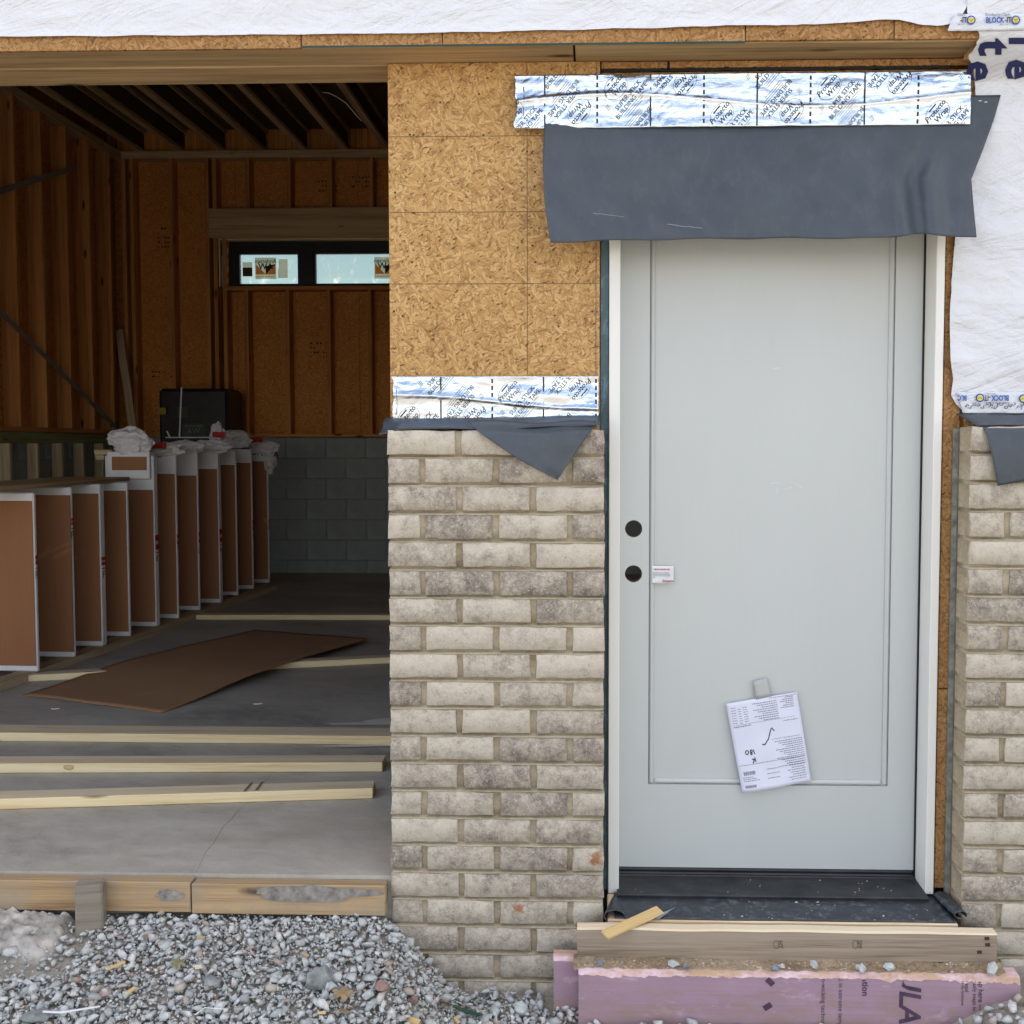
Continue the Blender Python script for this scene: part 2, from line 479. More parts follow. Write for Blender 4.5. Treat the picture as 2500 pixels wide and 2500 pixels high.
def make_concrete(name, c, stain=(.30, .20, .11), rough=0.62, scr=True):
    n = NT(name); base = n.vec()
    big = n.noise(n.vec((1.3, 2.2, 1), rot=(0, 0, .25)), 1.0, 5, 0.62, 0.4)
    mid = n.noise(n.vec((8, 15, 8), rot=(0, 0, .35)), 1.0, 7, 0.75, 0.6)
    fin = n.noise(base, 110, 4, 0.7)
    f = n.math('ADD', n.math('MULTIPLY', big, 0.5), n.math('ADD', n.math('MULTIPLY', mid, 0.36), n.math('MULTIPLY', fin, 0.18)))
    colr = n.ramp(f, [(0.36, tuple(x * .55 for x in c)), (0.50, c), (0.68, tuple(min(1, x * 1.38) for x in c))])
    s = n.rng(n.noise(n.vec((1.1, 3.2, 1), (4, 2, 0)), 1.0, 4, 0.6), 0.55, 0.75)
    colr = n.mix(n.math('MULTIPLY', s, 0.45), colr, stain)
    if scr:
        sc = n.rng(n.noise(n.vec((6, 1.2, 1), rot=(0, 0, 0.9)), 1.0, 6, 0.8), 0.66, 0.70)
        colr = n.mix(n.math('MULTIPLY', sc, 0.35), colr, tuple(min(1, x * 1.7) for x in c))
    return n.done(colr, n.rng(mid, 0.3, 0.7, rough - 0.12, rough + 0.15), n.bump(n.math('ADD', mid, fin), 0.12, 0.002), spec=0.35)
M['slab'] = make_concrete('slab_concrete', (.385, .36, .31))
M['block'] = make_concrete('block_concrete', (.27, .295, .285), stain=(.20, .21, .19), rough=0.85, scr=False)
M['block_mortar'] = plain('block_mortar', (.25, .27, .26), 0.95, 0.1, 0.2)
M['spill'] = plain('concrete_spill', (.37, .345, .31), 0.9, 0.2, 0.55, 16, 0.7, 120)

def make_paint(name, c, rough, marks=True):
    n = NT(name); base = n.vec()
    a = n.noise(n.vec((2, 2, 0.6)), 1.0, 3); g = n.noise(n.vec((300, 300, 6)), 1.0, 3)
    colr = n.ramp(n.math('ADD', n.math('MULTIPLY', a, 0.7), n.math('MULTIPLY', g, 0.3)), [(0.3, tuple(x * 0.95 for x in c)), (0.7, tuple(x * 1.03 for x in c))])
    if marks:
        s = n.rng(n.noise(n.vec((9, 9, 60), rot=(0, 0.9, 0)), 1.0, 5, 0.8), 0.70, 0.76)
        colr = n.mix(n.math('MULTIPLY', s, 0.35), colr, tuple(x * 0.62 for x in c))
    return n.done(colr, rough, n.bump(g, 0.05, 0.0006), spec=0.4)
M['door'] = make_paint('door_primer', (.525, .55, .535), 0.38)
M['jamb'] = make_paint('jamb_primer', (.76, .755, .71), 0.5)
M['bore'] = plain('bored_wood', (.33, .23, .16), 0.8)
M['black'] = plain('black_plastic', (.022, .023, .025), 0.42, 0.4, 0.3)
M['gasket'] = plain('gasket', (.012, .012, .012), 0.6)

def make_sill():
    n = NT('sill_aluminium'); base = n.vec()
    w = n.node('TexWave', {'Vector': base, 'Scale': 55.0, 'Distortion': 0.0}, wave_type='BANDS', bands_direction='Y').outputs['Fac']
    d = n.noise(base, 12, 5, 0.7)
    colr = n.ramp(d, [(0.35, (.018, .02, .023)), (0.7, (.045, .047, .05))])
    sp = n.rng(n.noise(base, 170, 2), 0.76, 0.80)
    colr = n.mix(sp, colr, (.38, .35, .31))
    return n.done(colr, 0.5, n.bump(w, 0.6, 0.0015), spec=0.4)
M['sill'] = make_sill()

def make_rubber(name, c, rough=0.46, dust=0.35, speck=True):
    n = NT(name); base = n.vec()
    d = n.noise(base, 5, 5, 0.65); d2 = n.noise(n.vec((30, 30, 14)), 1.0, 5, 0.75, 0.8)
    colr = n.ramp(d, [(0.3, tuple(x * 0.82 for x in c)), (0.7, tuple(x * 1.15 for x in c))])
    sm = n.rng(d2, 0.50, 0.68)
    colr = n.mix(n.math('MULTIPLY', sm, dust), colr, tuple(min(1, x * 2.6 + .05) for x in c))
    scr = n.rng(n.noise(n.vec((4, 4, 110), rot=(0, 0.25, 0)), 1.0, 4, 0.7), 0.74, 0.77)
    colr = n.mix(n.math('MULTIPLY', scr, 0.35), colr, tuple(min(1, x * 2.5 + .08) for x in c))
    if speck:
        sp = n.rng(n.noise(base, 190, 2), 0.78, 0.81)
        colr = n.mix(sp, colr, (.42, .38, .33))
    return n.done(colr, n.rng(d2, 0.3, 0.7, rough, rough + 0.16), n.bump(d2, 0.08, 0.001), spec=0.5)
M['flap'] = make_rubber('grey_flashing_membrane', (.046, .058, .073), 0.36, 0.10, False)
M['sill_pan'] = make_rubber('black_sill_membrane', (.030, .035, .043), 0.40, 0.75, True)
M['tape_edge'] = make_rubber('peel_tape', (.055, .105, .125), 0.5, 0.7, False)

def make_foil():
    n = NT('foil_facing'); base = n.vec()
    weave = n.node('TexWave', {'Vector': n.vec((1, 1, 1), rot=(0, 0, 0)), 'Scale': 60.0, 'Distortion': 1.5, 'Detail': 2.0}, wave_type='BANDS', bands_direction='Z').outputs['Fac']
    wr = n.noise(n.vec((16, 16, 55)), 1.0, 5, 0.62, 1.2)
    nm = n.bump(weave, 0.05, 0.0006)
    nm = n.bump(wr, 0.32, 0.004, nm)
    return n.done((.64, .69, .75), 0.16, nm, metal=1.0)
M['foil'] = make_foil()
M['ink'] = plain('black_ink', (.03, .03, .034), 0.6)
M['ink_grey'] = plain('grey_ink', (.16, .16, .19), 0.7)
M['ink_blue'] = plain('blue_ink', (.015, .08, .36), 0.6)
M['ink_navy'] = plain('navy_ink', (.022, .028, .10), 0.6)
M['ink_yellow'] = plain('yellow_ink', (.62, .52, .10), 0.6)
M['ink_red'] = plain('red_ink', (.42, .035, .025), 0.6)
M['ink_purple'] = plain('purple_ink', (.085, .05, .085), 0.7, var=0.3, scale=25)

def make_wrap(name, c=(.80, .81, .84)):
    n = NT(name); base = n.vec()
    w1 = n.noise(n.vec((2.2, 2, 7), rot=(0, 0.35, 0)), 1.0, 5, 0.62, 0.8)
    w2 = n.noise(n.vec((9, 9, 26), rot=(0, -0.4, 0)), 1.0, 4, 0.6, 1.0)
    thr = n.noise(n.vec((420, 420, 5)), 1.0, 3, 0.6)
    colr = n.ramp(n.math('ADD', n.math('MULTIPLY', w2, 0.5), n.math('MULTIPLY', thr, 0.5)), [(0.3, tuple(x * 0.94 for x in c)), (0.7, tuple(min(1, x * 1.03) for x in c))])
    fl = n.rng(n.noise(n.vec((300, 300, 4), (3, 3, 3)), 1.0, 3, 0.7), 0.70, 0.76)
    colr = n.mix(n.math('MULTIPLY', fl, 0.22), colr, (.35, .34, .36))
    nm = n.bump(w1, 0.8, 0.035); nm = n.bump(w2, 0.5, 0.010, nm); nm = n.bump(thr, 0.1, 0.001, nm)
    return n.done(colr, 0.5, nm, spec=0.35)
M['wrap'] = make_wrap('house_wrap', (.67, .685, .72))
M['seam_tape'] = make_wrap('seam_tape', (.66, .69, .74))
M['plastic'] = make_wrap('plastic_film', (.72, .72, .73))
M['package'] = plain('package_film', (.76, .76, .77), 0.5, 0.4, 0.06)

def make_card(name, c):
    n = NT(name); base = n.vec(rand=5.0)
    a = n.noise(n.vec((4, 4, 1), src=base), 1.0, 4); b = n.noise(n.vec((160, 160, 3), src=base), 1.0, 2)
    colr = n.ramp(n.math('ADD', n.math('MULTIPLY', a, 0.6), n.math('MULTIPLY', b, 0.4)), [(0.3, tuple(x * 0.88 for x in c)), (0.7, tuple(x * 1.1 for x in c))])
    sm = n.rng(n.noise(base, 2.8, 4, 0.55, 0.6), 0.66, 0.70)
    colr = n.mix(n.math('MULTIPLY', sm, 0.35), colr, tuple(min(1, x * 1.9) for x in c))
    return n.done(colr, 0.75, n.bump(b, 0.08, 0.001), spec=0.2)
M['card'] = make_card('cardboard', (.32, .150, .072))
M['card_floor'] = make_card('cardboard_flat', (.34, .195, .105))

def make_foam():
    n = NT('pink_foam'); base = n.vec()
    a = n.noise(n.vec((5, 5, 12)), 1.0, 5, 0.6); st = n.noise(n.vec((3, 3, 150)), 1.0, 3, 0.6)
    colr = n.ramp(n.math('ADD', n.math('MULTIPLY', a, 0.6), n.math('MULTIPLY', st, 0.4)), [(0.3, (.33, .215, .265)), (0.7, (.42, .285, .345))])
    ch = n.rng(n.noise(n.vec((7, 7, 16), (5, 0, 2)), 1.0, 5, 0.7), 0.60, 0.68)
    colr = n.mix(n.math('MULTIPLY', ch, 0.55), colr, (.60, .42, .50))
    sz = n.node('SeparateXYZ', {0: base}).outputs['Z']
    dirt = n.noise(n.vec((9, 9, 22), (1, 7, 3)), 1.0, 5, 0.72)
    dz = n.math('ADD', dirt, n.rng(sz, -0.17, -0.34, -0.08, 0.16))
    colr = n.mix(n.math('MULTIPLY', n.rng(dz, 0.50, 0.68), 0.6), colr, (.33, .225, .17))
    return n.done(colr, 0.6, n.bump(n.math('ADD', a, st), 0.2, 0.002), spec=0.3)
M['foam'] = make_foam()
def make_foam_torn():
    n = NT('torn_pink_foam'); base = n.vec()
    a = n.noise(base, 34, 5, 0.7); d = n.noise(n.vec((10, 22, 10)), 1.0, 4, 0.65)
    colr = n.ramp(a, [(0.3, (.58, .38, .42)), (0.7, (.78, .60, .62))])
    colr = n.mix(n.math('MULTIPLY', n.rng(d, 0.42, 0.58), 0.9), colr, (.50, .33, .20))
    return n.done(colr, 0.85, n.bump(a, 0.6, 0.003), spec=0.15)
M['foam_torn'] = make_foam_torn()
def make_dirt(name, c1, c2, c3):
    n = NT(name); base = n.vec()
    a = n.noise(base, 9, 6, 0.7); b = n.noise(base, 120, 4, 0.7)
    colr = n.ramp(n.math('ADD', n.math('MULTIPLY', a, 0.55), n.math('MULTIPLY', b, 0.45)), [(0.33, c1), (0.5, c2), (0.68, c3)])
    return n.done(colr, 0.95, n.bump(b, 0.8, 0.006), spec=0.1)
M['dirt'] = make_dirt('clay_dirt', (.17, .115, .07), (.33, .245, .16), (.48, .385, .28))
M['ground'] = make_dirt('ground_soil', (.18, .16, .13), (.32, .29, .245), (.43, .40, .345))

def make_gravel():
    n = NT('gravel_stone')
    t = n.node('Attribute', attribute_name='tint').outputs['Fac']
    base = n.vec()
    colr = n.ramp(t, [(0.0, (.33, .345, .345)), (0.20, (.46, .48, .475)), (0.50, (.57, .585, .575)), (0.78, (.66, .67, .655)), (0.84, (.75, .745, .72)),
                      (0.88, (.54, .46, .36)), (0.95, (.37, .25, .205)), (0.975, (.24, .10, .045)), (1.0, (.66, .65, .63))])
    f = n.noise(base, 95, 5, 0.7); g = n.noise(base, 420, 3, 0.7)
    colr = n.mix(n.rng(f, 0.62, 0.40, 0.0, 0.55), colr, (.34, .335, .31), 'MIX')
    colr = n.mix(n.math('MULTIPLY', n.rng(g, 0.56, 0.72), 0.5), colr, (.66, .66, .65))
    return n.done(colr, 0.85, n.bump(n.math('ADD', f, g), 0.4, 0.0015), spec=0.25)
M['gravel'] = make_gravel()
M['rock'] = plain('rock', (.25, .265, .255), 0.85, 0.25, 0.5, 22, 0.8, 90)
M['rock_pale'] = plain('pale_rock', (.50, .53, .51), 0.85, 0.25, 0.25, 30, 0.6, 120)
M['rock_blue'] = plain('blue_grey_rock', (.22, .25, .29), 0.85, 0.25, 0.35, 30, 0.6, 120)
M['rock_red'] = plain('red_rock', (.30, .19, .165), 0.85, 0.25, 0.3, 30, 0.6, 120)
M['paper'] = plain('paper', (.70, .71, .83), 0.6, 0.3, 0.04)
M['clear_tape'] = plain('clear_tape', (.42, .44, .42), 0.35, 0.5, 0.06)
M['white'] = plain('white_plastic', (.75, .76, .78), 0.5)
def backlit(name, c):
    n = NT(name); n.n.remove(n.b)
    d = n.node('BsdfDiffuse', {'Color': c + (1,)}); t = n.node('BsdfTranslucent', {'Color': c + (1,)})
    m = n.node('MixShader', {0: 0.7}); n.l.new(d.outputs[0], m.inputs[1]); n.l.new(t.outputs[0], m.inputs[2])
    n.l.new(m.outputs[0], n.n['Material Output'].inputs[0]); return n.m
M['sticker'] = backlit('sticker', (.88, .84, .66))
M['sticker_orange'] = backlit('sticker_orange', (.80, .26, .06))
M['orange'] = plain('orange_print', (.50, .16, .035), 0.6)
M['brown_print'] = plain('brown_print', (.10, .05, .03), 0.6)
M['green_label'] = plain('green_label', (.05, .085, .05), 0.6)
M['strap'] = plain('steel_strap', (.22, .225, .22), 0.45, 0.5)
M['leaf'] = plain('dry_leaf', (.30, .21, .12), 0.8, 0.2, 0.3, 40, 0.4, 80)
M['leaf_green'] = plain('olive_leaf', (.27, .25, .14), 0.8, 0.2, 0.3, 40, 0.4, 80)
M['evergreen'] = plain('evergreen', (.05, .10, .07), 0.8, 0.2, 0.3, 40)
M['roofing'] = plain('roofing', (.12, .12, .12), 0.9)
M['concrete_dust'] = plain('grit', (.46, .42, .37), 0.9)
def make_glass():
    n = NT('window_glass'); n.n.remove(n.b)
    tr = n.node('BsdfTransparent', {'Color': (.48, .56, .55, 1)}); gl = n.node('BsdfGlossy', {'Roughness': 0.03})
    df = n.node('BsdfTranslucent', {'Color': (.8, .85, .85, 1)})
    sm = n.rng(n.noise(n.vec((14, 14, 6)), 1.0, 5, 0.7), 0.55, 0.72, 0.05, 0.55)
    m1 = n.node('MixShader', {0: 0.07}); n.l.new(tr.outputs[0], m1.inputs[1]); n.l.new(gl.outputs[0], m1.inputs[2])
    m2 = n.node('MixShader'); n.l.new(sm, m2.inputs[0]); n.l.new(m1.outputs[0], m2.inputs[1]); n.l.new(df.outputs[0], m2.inputs[2])
    n.l.new(m2.outputs[0], n.n['Material Output'].inputs[0])
    return n.m
M['glass'] = make_glass()

# ------------------------------------------------------------------ main planes of the place (metres)
YB, YO, YW, YD = 2.95, 3.07, 2.94, 3.16       # brick face, sheathing face, upper wall face, door face
ZH = at(1250, 108, YW).z                       # underside of the overhang and garage header
XL = at(950, 600, YO).x                        # garage edge of the narrow wall between garage and door
YBACK = atz(800, 1399, 0).y                     # inner face of the back wall
ZC = at(640, 366, YBACK).z                     # underside of the ceiling joists
XLEFT = at(300, 600, YBACK).x                  # inner stud plane of the left wall
XR = 2.7

# ------------------------------------------------------------------ ground
def ground_z(x, y):
    left = -0.095 - 0.30 * max(0.0, 3.05 - y) ** 1.25
    right = -0.335 + 0.105 * sstep(0.87, 1.17, x) * sstep(2.3, 2.7, y)
    k = sstep(-0.63, -0.37, x + 0.12 * (y - 2.9))
    z = lerp(left, right, k)
    z = lerp(z, -0.36, sstep(2.55, 1.7, y) if y < 2.55 else 0.0) if y > 1.7 else -0.36
    z += 0.018 * fbm(x * 2.3, y * 2.3, 3.0) * sstep(0.2, 1.6, y)
    return z if y < 3.4 else -0.36
def axis(core0, core1, step, far):
    a = list(np.arange(core0, core1 + 1e-6, step)); d = step
    lo, hi = [], []
    while (lo[-1] if lo else core0) > -far: d *= 1.5; lo.append((lo[-1] if lo else core0) - d)
    d = step
    while (hi[-1] if hi else core1) < far: d *= 1.5; hi.append((hi[-1] if hi else core1) + d)
    return list(reversed(lo)) + a + hi
gx, gy = axis(-3.2, 2.8, 0.05, 150), axis(1.2, 3.3, 0.05, 150)
gv = [(x, y, ground_z(x, y) - 0.012) for y in gy for x in gx]
nx = len(gx)
gf = [(j * nx + i, j * nx + i + 1, (j + 1) * nx + i + 1, (j + 1) * nx + i) for j in range(len(gy) - 1) for i in range(nx - 1)]
ground = mobj('ground', new_mesh('ground', gv, gf, M['ground'], None, True))
ground['kind'] = 'structure'; ground['label'] = 'bare sandy soil under the crushed stone'

# ------------------------------------------------------------------ garage slab
SLAB_Y = atz(480, 2132, 0).y
SCR = thing('garage_floor', (-1.5, 5, 0), 'grey trowelled concrete garage slab with faint cracks', 'floor', kind='structure')
SB = MB(); SB.box(XLEFT - 0.15, XL + .12, SLAB_Y, 10.3, -0.32, 0.0); SB.build('slab', M['slab'], SCR)
SB = MB(); SB.box(XL + .1201, XR, 3.24, 10.3, -0.32, -0.0005); SB.build('slab', M['slab'], SCR)
pr = Print()
crk = [atz(*p, 0) for p in ((480, 2126), (500, 2085), (545, 2020), (600, 1960), (660, 1890), (720, 1815), (760, 1770), (800, 1720), (850, 1655), (900, 1590))]
pts = []
for a, b in zip(crk, crk[1:]):
    for t in (0, .34, .67): pts.append((lerp(a.x, b.x, t) + rng.uniform(-.006, .006), lerp(a.y, b.y, t)))
pr.line(pts, 0.0032)
SMR = plain('smear', (.62, .58, .47), 0.9)
pr.build('crack', lambda u, v: (u, v, 0.0025), plain('crack_dust', (.50, .45, .37), 0.95), SCR)
for (px, py, w, h) in ((895, 1768, .16, .03), (940, 1762, .10, .05), (905, 1822, .18, .018), (850, 1822, .10, .012)):
    c = atz(px, py, 0); pr = Print()
    pr.tri([(c.x + w * math.cos(t) * (1 + .5 * nz(math.cos(t) * 2, math.sin(t) * 2, px)), c.y + h * math.sin(t) * (1 + .6 * nz(math.cos(t) * 3, math.sin(t) * 3, py)) + .02 * math.cos(t)) for t in (k * 2 * math.pi / 36 for k in range(36))])
    pr.build('plaster_smear', lambda u, v: (u, v, 0.003 + px * 1e-6), SMR, SCR)

# form board in front of the slab edge, with its stake
fb = thing('form_board', (-1.6, SLAB_Y, -0.1), 'orange-brown concrete form board along the slab edge above the gravel', 'board')
xe = at(943, 2180, SLAB_Y - 0.03).x
xj = at(470, 2180, SLAB_Y - 0.03).x
beam('board', (-3.6, SLAB_Y - 0.026, -0.052), (xj, SLAB_Y - 0.026, -0.052), 0.09, 0.046, (0, -1, 0), [M['form_wood']], fb)
beam('board', (xj + 0.004, SLAB_Y - 0.026, -0.056), (xe, SLAB_Y - 0.026, -0.056), 0.09, 0.044, (0, -1, 0), [M['form_wood']], fb)
SMEAR = plain('cement_smear', (.27, .25, .22), 0.95, 0.1, 0.4, 40, 0.8, 200)
for (a, b, c0, c1) in ((625, 865, 2160, 2205), (380, 450, 2172, 2200), (735, 935, 2168, 2190)):
    pr = Print()
    p, q = at(a, c0, SLAB_Y - .05), at(b, c1, SLAB_Y - .05)
    cx, cz, w, h = (p.x + q.x) / 2, (p.z + q.z) / 2, abs(q.x - p.x) / 2, abs(q.z - p.z) / 2
    pr.tri([(cx + w * math.cos(t) * (1 + .3 * nz(math.cos(t) * 3, math.sin(t) * 3, a)), cz + h * math.sin(t) * (1 + .3 * nz(math.cos(t) * 3, math.sin(t) * 3, a + 9))) for t in (k * 2 * math.pi / 40 for k in range(40))])
    pr.build('cement_smear', lambda u, v: (u, SLAB_Y - 0.0505 - a * 1e-6, v), SMEAR, fb)

sp = at(222, 2200, SLAB_Y - 0.08)
sb = MB(); sb.cbox(-0.038, 0.038, -0.026, 0.026, -0.2, 0.0, 0.006)
for v in sb.v: v += Vector((0.004 * nz(v.x * 90, v.y * 70, v.z * 30), 0, 0.006 * nz(v.x * 60, v.y * 80)))
tag(sb.build('wooden_stake', M['stake'], None, Matrix.Translation((sp.x, SLAB_Y - 0.082, at(222, 2158, SLAB_Y - 0.1).z)) @ Matrix.Rotation(R(14), 4, 'Z')),
    'muddy square wooden stake driven in front of the form board', 'stake')

# lump of spilled concrete by the stake
a0, a1 = at(-120, 2200, SLAB_Y - .1).x, at(178, 2200, SLAB_Y - .1).x
def spill(u, v):
    x = lerp(a0 - .3, a1, u); y = lerp(SLAB_Y - .052, SLAB_Y - .26, v)
    edge = sstep(0, .1, u) * sstep(1.0, .93, u) * sstep(1.02, .55, v)
    z = ground_z(x, y) - 0.03 + edge * (0.05 + 0.016 * fbm(x * 14, y * 14) + 0.009 * nz(x * 55, y * 55) + 0.004 * nz(x * 120, y * 120))
    return Vector((x, y, z))
tag(sheet('concrete_spill', spill, 90, 40, M['spill']), 'pale lumpy spilled concrete left of the muddy stake', 'concrete')

# ------------------------------------------------------------------ gravel
def stone_shape(seed, n=13):
    r = random.Random(seed); bm = bmesh.new()
    for _ in range(n):
        v = Vector((r.gauss(0, 1), r.gauss(0, 1), r.gauss(0, 1))).normalized() * r.uniform(0.82, 1.1)
        bm.verts.new((v.x * 1.12, v.y * 0.9, v.z * 0.68))
    res = bmesh.ops.convex_hull(bm, input=bm.verts)
    bmesh.ops.delete(bm, geom=[g for g in res['geom_interior'] if isinstance(g, bmesh.types.BMVert)], context='VERTS')
    bmesh.ops.triangulate(bm, faces=bm.faces)
    bm.verts.index_update()
    V = np.array([v.co[:] for v in bm.verts]); F = np.array([[v.index for v in f.verts] for f in bm.faces]); bm.free()
    return V, F
shapes = [stone_shape(100 + k, 9 + k % 5) for k in range(22)]
PX0, PX1 = at(952, 1700, YB).x, at(1474, 1700, YB).x      # left brick pier
QX0 = at(2358, 1700, YB).x                                # right brick pier starts here
FX0, FX1 = at(1412, 2430, 2.78).x, at(2490, 2430, 2.78).x # pink foam board
def blocked(x, y, r):
    if y > SLAB_Y - 0.03 - r * .3: return True
    if PX0 - 0.004 - r * .4 < x < PX1 + 0.05 and y > YB - r * .5: return True
    if x > PX1 + .02 and y > 2.765: return True
    if FX0 - 0.10 < x and y > 2.775 - r * .6 - (0.0 if x > FX0 else -0.08): return True
    return False
def build_gravel():
    r = np.random.RandomState(5)
    VV, FF, TT, n = [], [], [], 0
    def scatter(x0, x1, y0, y1, cell, lift, smin, smax, keep=1.0):
        nonlocal n
        for gy_ in np.arange(y0, y1, cell):
            for gx_ in np.arange(x0, x1, cell):
                if r.rand() > keep: continue
                x = gx_ + r.uniform(-.5, .5) * cell * 1.2; y = gy_ + r.uniform(-.5, .5) * cell * 1.2
                s = smin * (smax / smin) ** (r.rand() ** 1.7)
                if blocked(x, y, s): continue
                near = sstep(0.12, 0.03, (SLAB_Y - .05) - y)
                if x < a1 + .06 and y > SLAB_Y - .28 and r.rand() < .8: continue
                if near > .3 and r.rand() < near * .15 * (0.5 + nz(x * 4, 2.0) * 1.2): continue
                if x > -0.30 and r.rand() < 0.22 + 0.35 * nz(x * 3, y * 3): 
                    if x < FX0 + 0.95 or r.rand() < .5: continue
                V, F = shapes[r.randint(len(shapes))]
                e = Euler((r.normal(0, .45), r.normal(0, .45), r.uniform(0, 6.283))).to_matrix()
                sc = np.array([s * r.uniform(.8, 1.25), s * r.uniform(.75, 1.1), s * r.uniform(.75, 1.2)])
                P = (V * sc) @ np.array(e).T + np.array([x, y, ground_z(x, y) + lift + r.uniform(-.3, .5) * s])
                VV.append(P); FF.append(F + n); n += len(P)
                t = r.rand() ** 0.9 * 0.88 if r.rand() < .90 else r.uniform(.88, 1.0)
                if .96 < t < .985 and r.rand() < .6: t = .3
                TT.append(np.full(len(P), t))
    scatter(-1.95, 0.80, 2.4, 3.05, 0.0150, -0.005, .0065, .0155)
    scatter(-1.95, 0.80, 2.4, 3.05, 0.0205, 0.005, .007, .022, .9)
    scatter(-1.95, -0.15, 2.55, 3.05, 0.0115, 0.004, .003, .0065, .8)
    scatter(0.80, 2.4, 2.35, 2.85, 0.026, 0.0, .009, .022)
    scatter(-3.4, -1.95, 2.1, 3.04, 0.03, 0.0, .012, .022)
    scatter(-1.95, 2.4, 1.8, 2.4, 0.032, 0.0, .013, .024)
    V = np.concatenate(VV); F = np.concatenate(FF); T = np.concatenate(TT)
    me = bpy.data.meshes.new('gravel')
    me.vertices.add(len(V)); me.vertices.foreach_set('co', V.ravel())
    me.loops.add(F.size); me.loops.foreach_set('vertex_index', F.ravel().astype(np.int32))
    me.polygons.add(len(F)); me.polygons.foreach_set('loop_start', np.arange(0, F.size, 3, dtype=np.int32))
    a = me.attributes.new('tint', 'FLOAT', 'POINT'); a.data.foreach_set('value', T.astype(np.float32))
    me.materials.append(M['gravel']); me.update(calc_edges=True); me.validate()
    o = mobj('gravel', me); o['kind'] = 'stuff'; o['label'] = 'crushed blue-grey stone gravel spread before the garage'
    o['category'] = 'gravel'
build_gravel()

def hit(px, py, lift=0.0):
    d = ray(px, py); o = Vector((0, 0, CAM_H)); t = 1.2
    while t < 4:
        p = o + d * t
        if p.z < ground_z(p.x, p.y) + lift: return p
        t += .002
    return o + d * 2.8
def rock(px, py, Y, size, mat, label, seed, z=None, squash=(1, 1, 1), cat='rock', name='rock'):
    V, F = stone_shape(seed, 26); p = at(px, py, Y)
    if z is None: p = hit(px, py, size * .45 + .004); Y = p.y
    V2 = [Vector(v) * size for v in V]
    for v in V2:
        v.x *= squash[0]; v.y *= squash[1]; v.z *= squash[2] / .68
    o = mobj(name, new_mesh(name, V2, [tuple(f) for f in F], mat), None, Matrix.Translation((p.x, Y, p.z if z is None else z)) @ Matrix.Rotation(seed * 1.3, 4, 'Z'))
    return tag(o, label, cat)
rock(783, 2388, 2.80, .040, M['rock'], 'big dark grey angular rock lying on the gravel left of the brick pier', 3, squash=(1.0, .9, .95))
rock(930, 2410, 2.83, .020, M['rock_red'], 'reddish pitted stone on the gravel beside the pier', 5)
rock(1010, 2440, 2.82, .013, M['rock_red'], 'small maroon stone on the gravel at the pier corner', 6)
rock(900, 2428, 2.79, .018, M['rock_pale'], 'bright white stone on the gravel near the big dark rock', 8, squash=(1, .8, .7))
rock(1270, 2465, 2.86, .022, M['rock_pale'], 'pale grey stone lying at the foot of the brick pier', 9)
rock(90, 2480, 2.66, .030, M['rock'], 'broad flat grey rock at the bottom left of the gravel', 12, squash=(1.3, 1, .5))
rock(520, 2395, 2.80, .026, M['rock'], 'flat grey stone half sunk in the middle of the gravel', 14, squash=(1.2, .9, .5))

def leaf(px, py, Y, size, mat, label, ang, lobes=5, name='dry_leaf', tilt=0.5):
    p = hit(px, py, .024); V, F = [Vector((0, 0, .006 * size / .03))], []
    n = lobes * 6
    for k in range(n):
        t = 2 * math.pi * k / n
        rr = size * (0.55 + 0.45 * abs(math.cos(t * lobes / 2)) ** 1.5)
        V.append(Vector((rr * math.cos(t), rr * .75 * math.sin(t), size * .35 * nz(math.cos(t) * 2, math.sin(t) * 2, ang))))
    for k in range(n): F.append((0, 1 + k, 1 + (k + 1) % n))
    st = MB(); st.ring_tube([(0, 0, 0), (size * 1.3, 0, .004), (size * 1.9, .004, .01)], [.0016, .0012, .001], 5)
    o = mobj(name, new_mesh(name, V, F, mat, None, True), None, Matrix.Translation(p) @ Euler((tilt, 0.1, ang)).to_matrix().to_4x4())
    st.build('stem', mat, o, WM[o.name])
    return tag(o, label, 'leaf')
leaf(835, 2425, 2.80, .030, M['leaf'], 'tan dry leaf beside the big dark rock', 0.3)
leaf(435, 2350, 2.86, .024, M['leaf_green'], 'olive dried leaf lying in the middle of the gravel', 1.2, 6)
leaf(838, 2468, 2.74, .022, M['leaf'], 'small brown leaf below the tan leaf', 2.2)
leaf(1085, 2450, 2.88, .026, M['leaf'], 'crumpled brown leaf with long stem against the pier foot', 2.6, 4, tilt=.9)
def chip(px, py, Y, L, w, mat, label, ang, name='wood_chip', tilt=.3, t=.004, cat='wood chip'):
    p = hit(px, py, .022); mb = MB(); mb.cbox(-L / 2, L / 2, -w / 2, w / 2, -t / 2, t / 2, t * .3)
    for v in mb.v: v.y *= 1 - .35 * (v.x / L + .5) * nz(px); v.z += .002 * nz(v.x * 50, px)
    return tag(mb.build(name, mat, None, Matrix.Translation(p) @ Euler((tilt, 0, ang)).to_matrix().to_4x4()), label, cat)
chip(283, 2357, 2.86, .052, .010, M['shim'], 'long tan wood sliver on the gravel below the stake', .9)
chip(320, 2418, 2.79, .034, .011, M['shim'], 'short brown wood chip on the left gravel', 1.3)
chip(365, 2285, 2.93, .034, .012, M['plywood'], 'dark rusty wood chip on the gravel under the form board', .35)
chip(490, 2290, 2.92, .024, .014, M['plywood'], 'small dark brown chip right of the rusty wood chip', -.1)
chip(745, 2330, 2.90, .030, .010, M['plywood'], 'brown splinter on the gravel above the big rock', -.7)
chip(785, 2472, 2.72, .022, .008, M['shim'], 'orange wood chip at the lower edge of the gravel', .1)
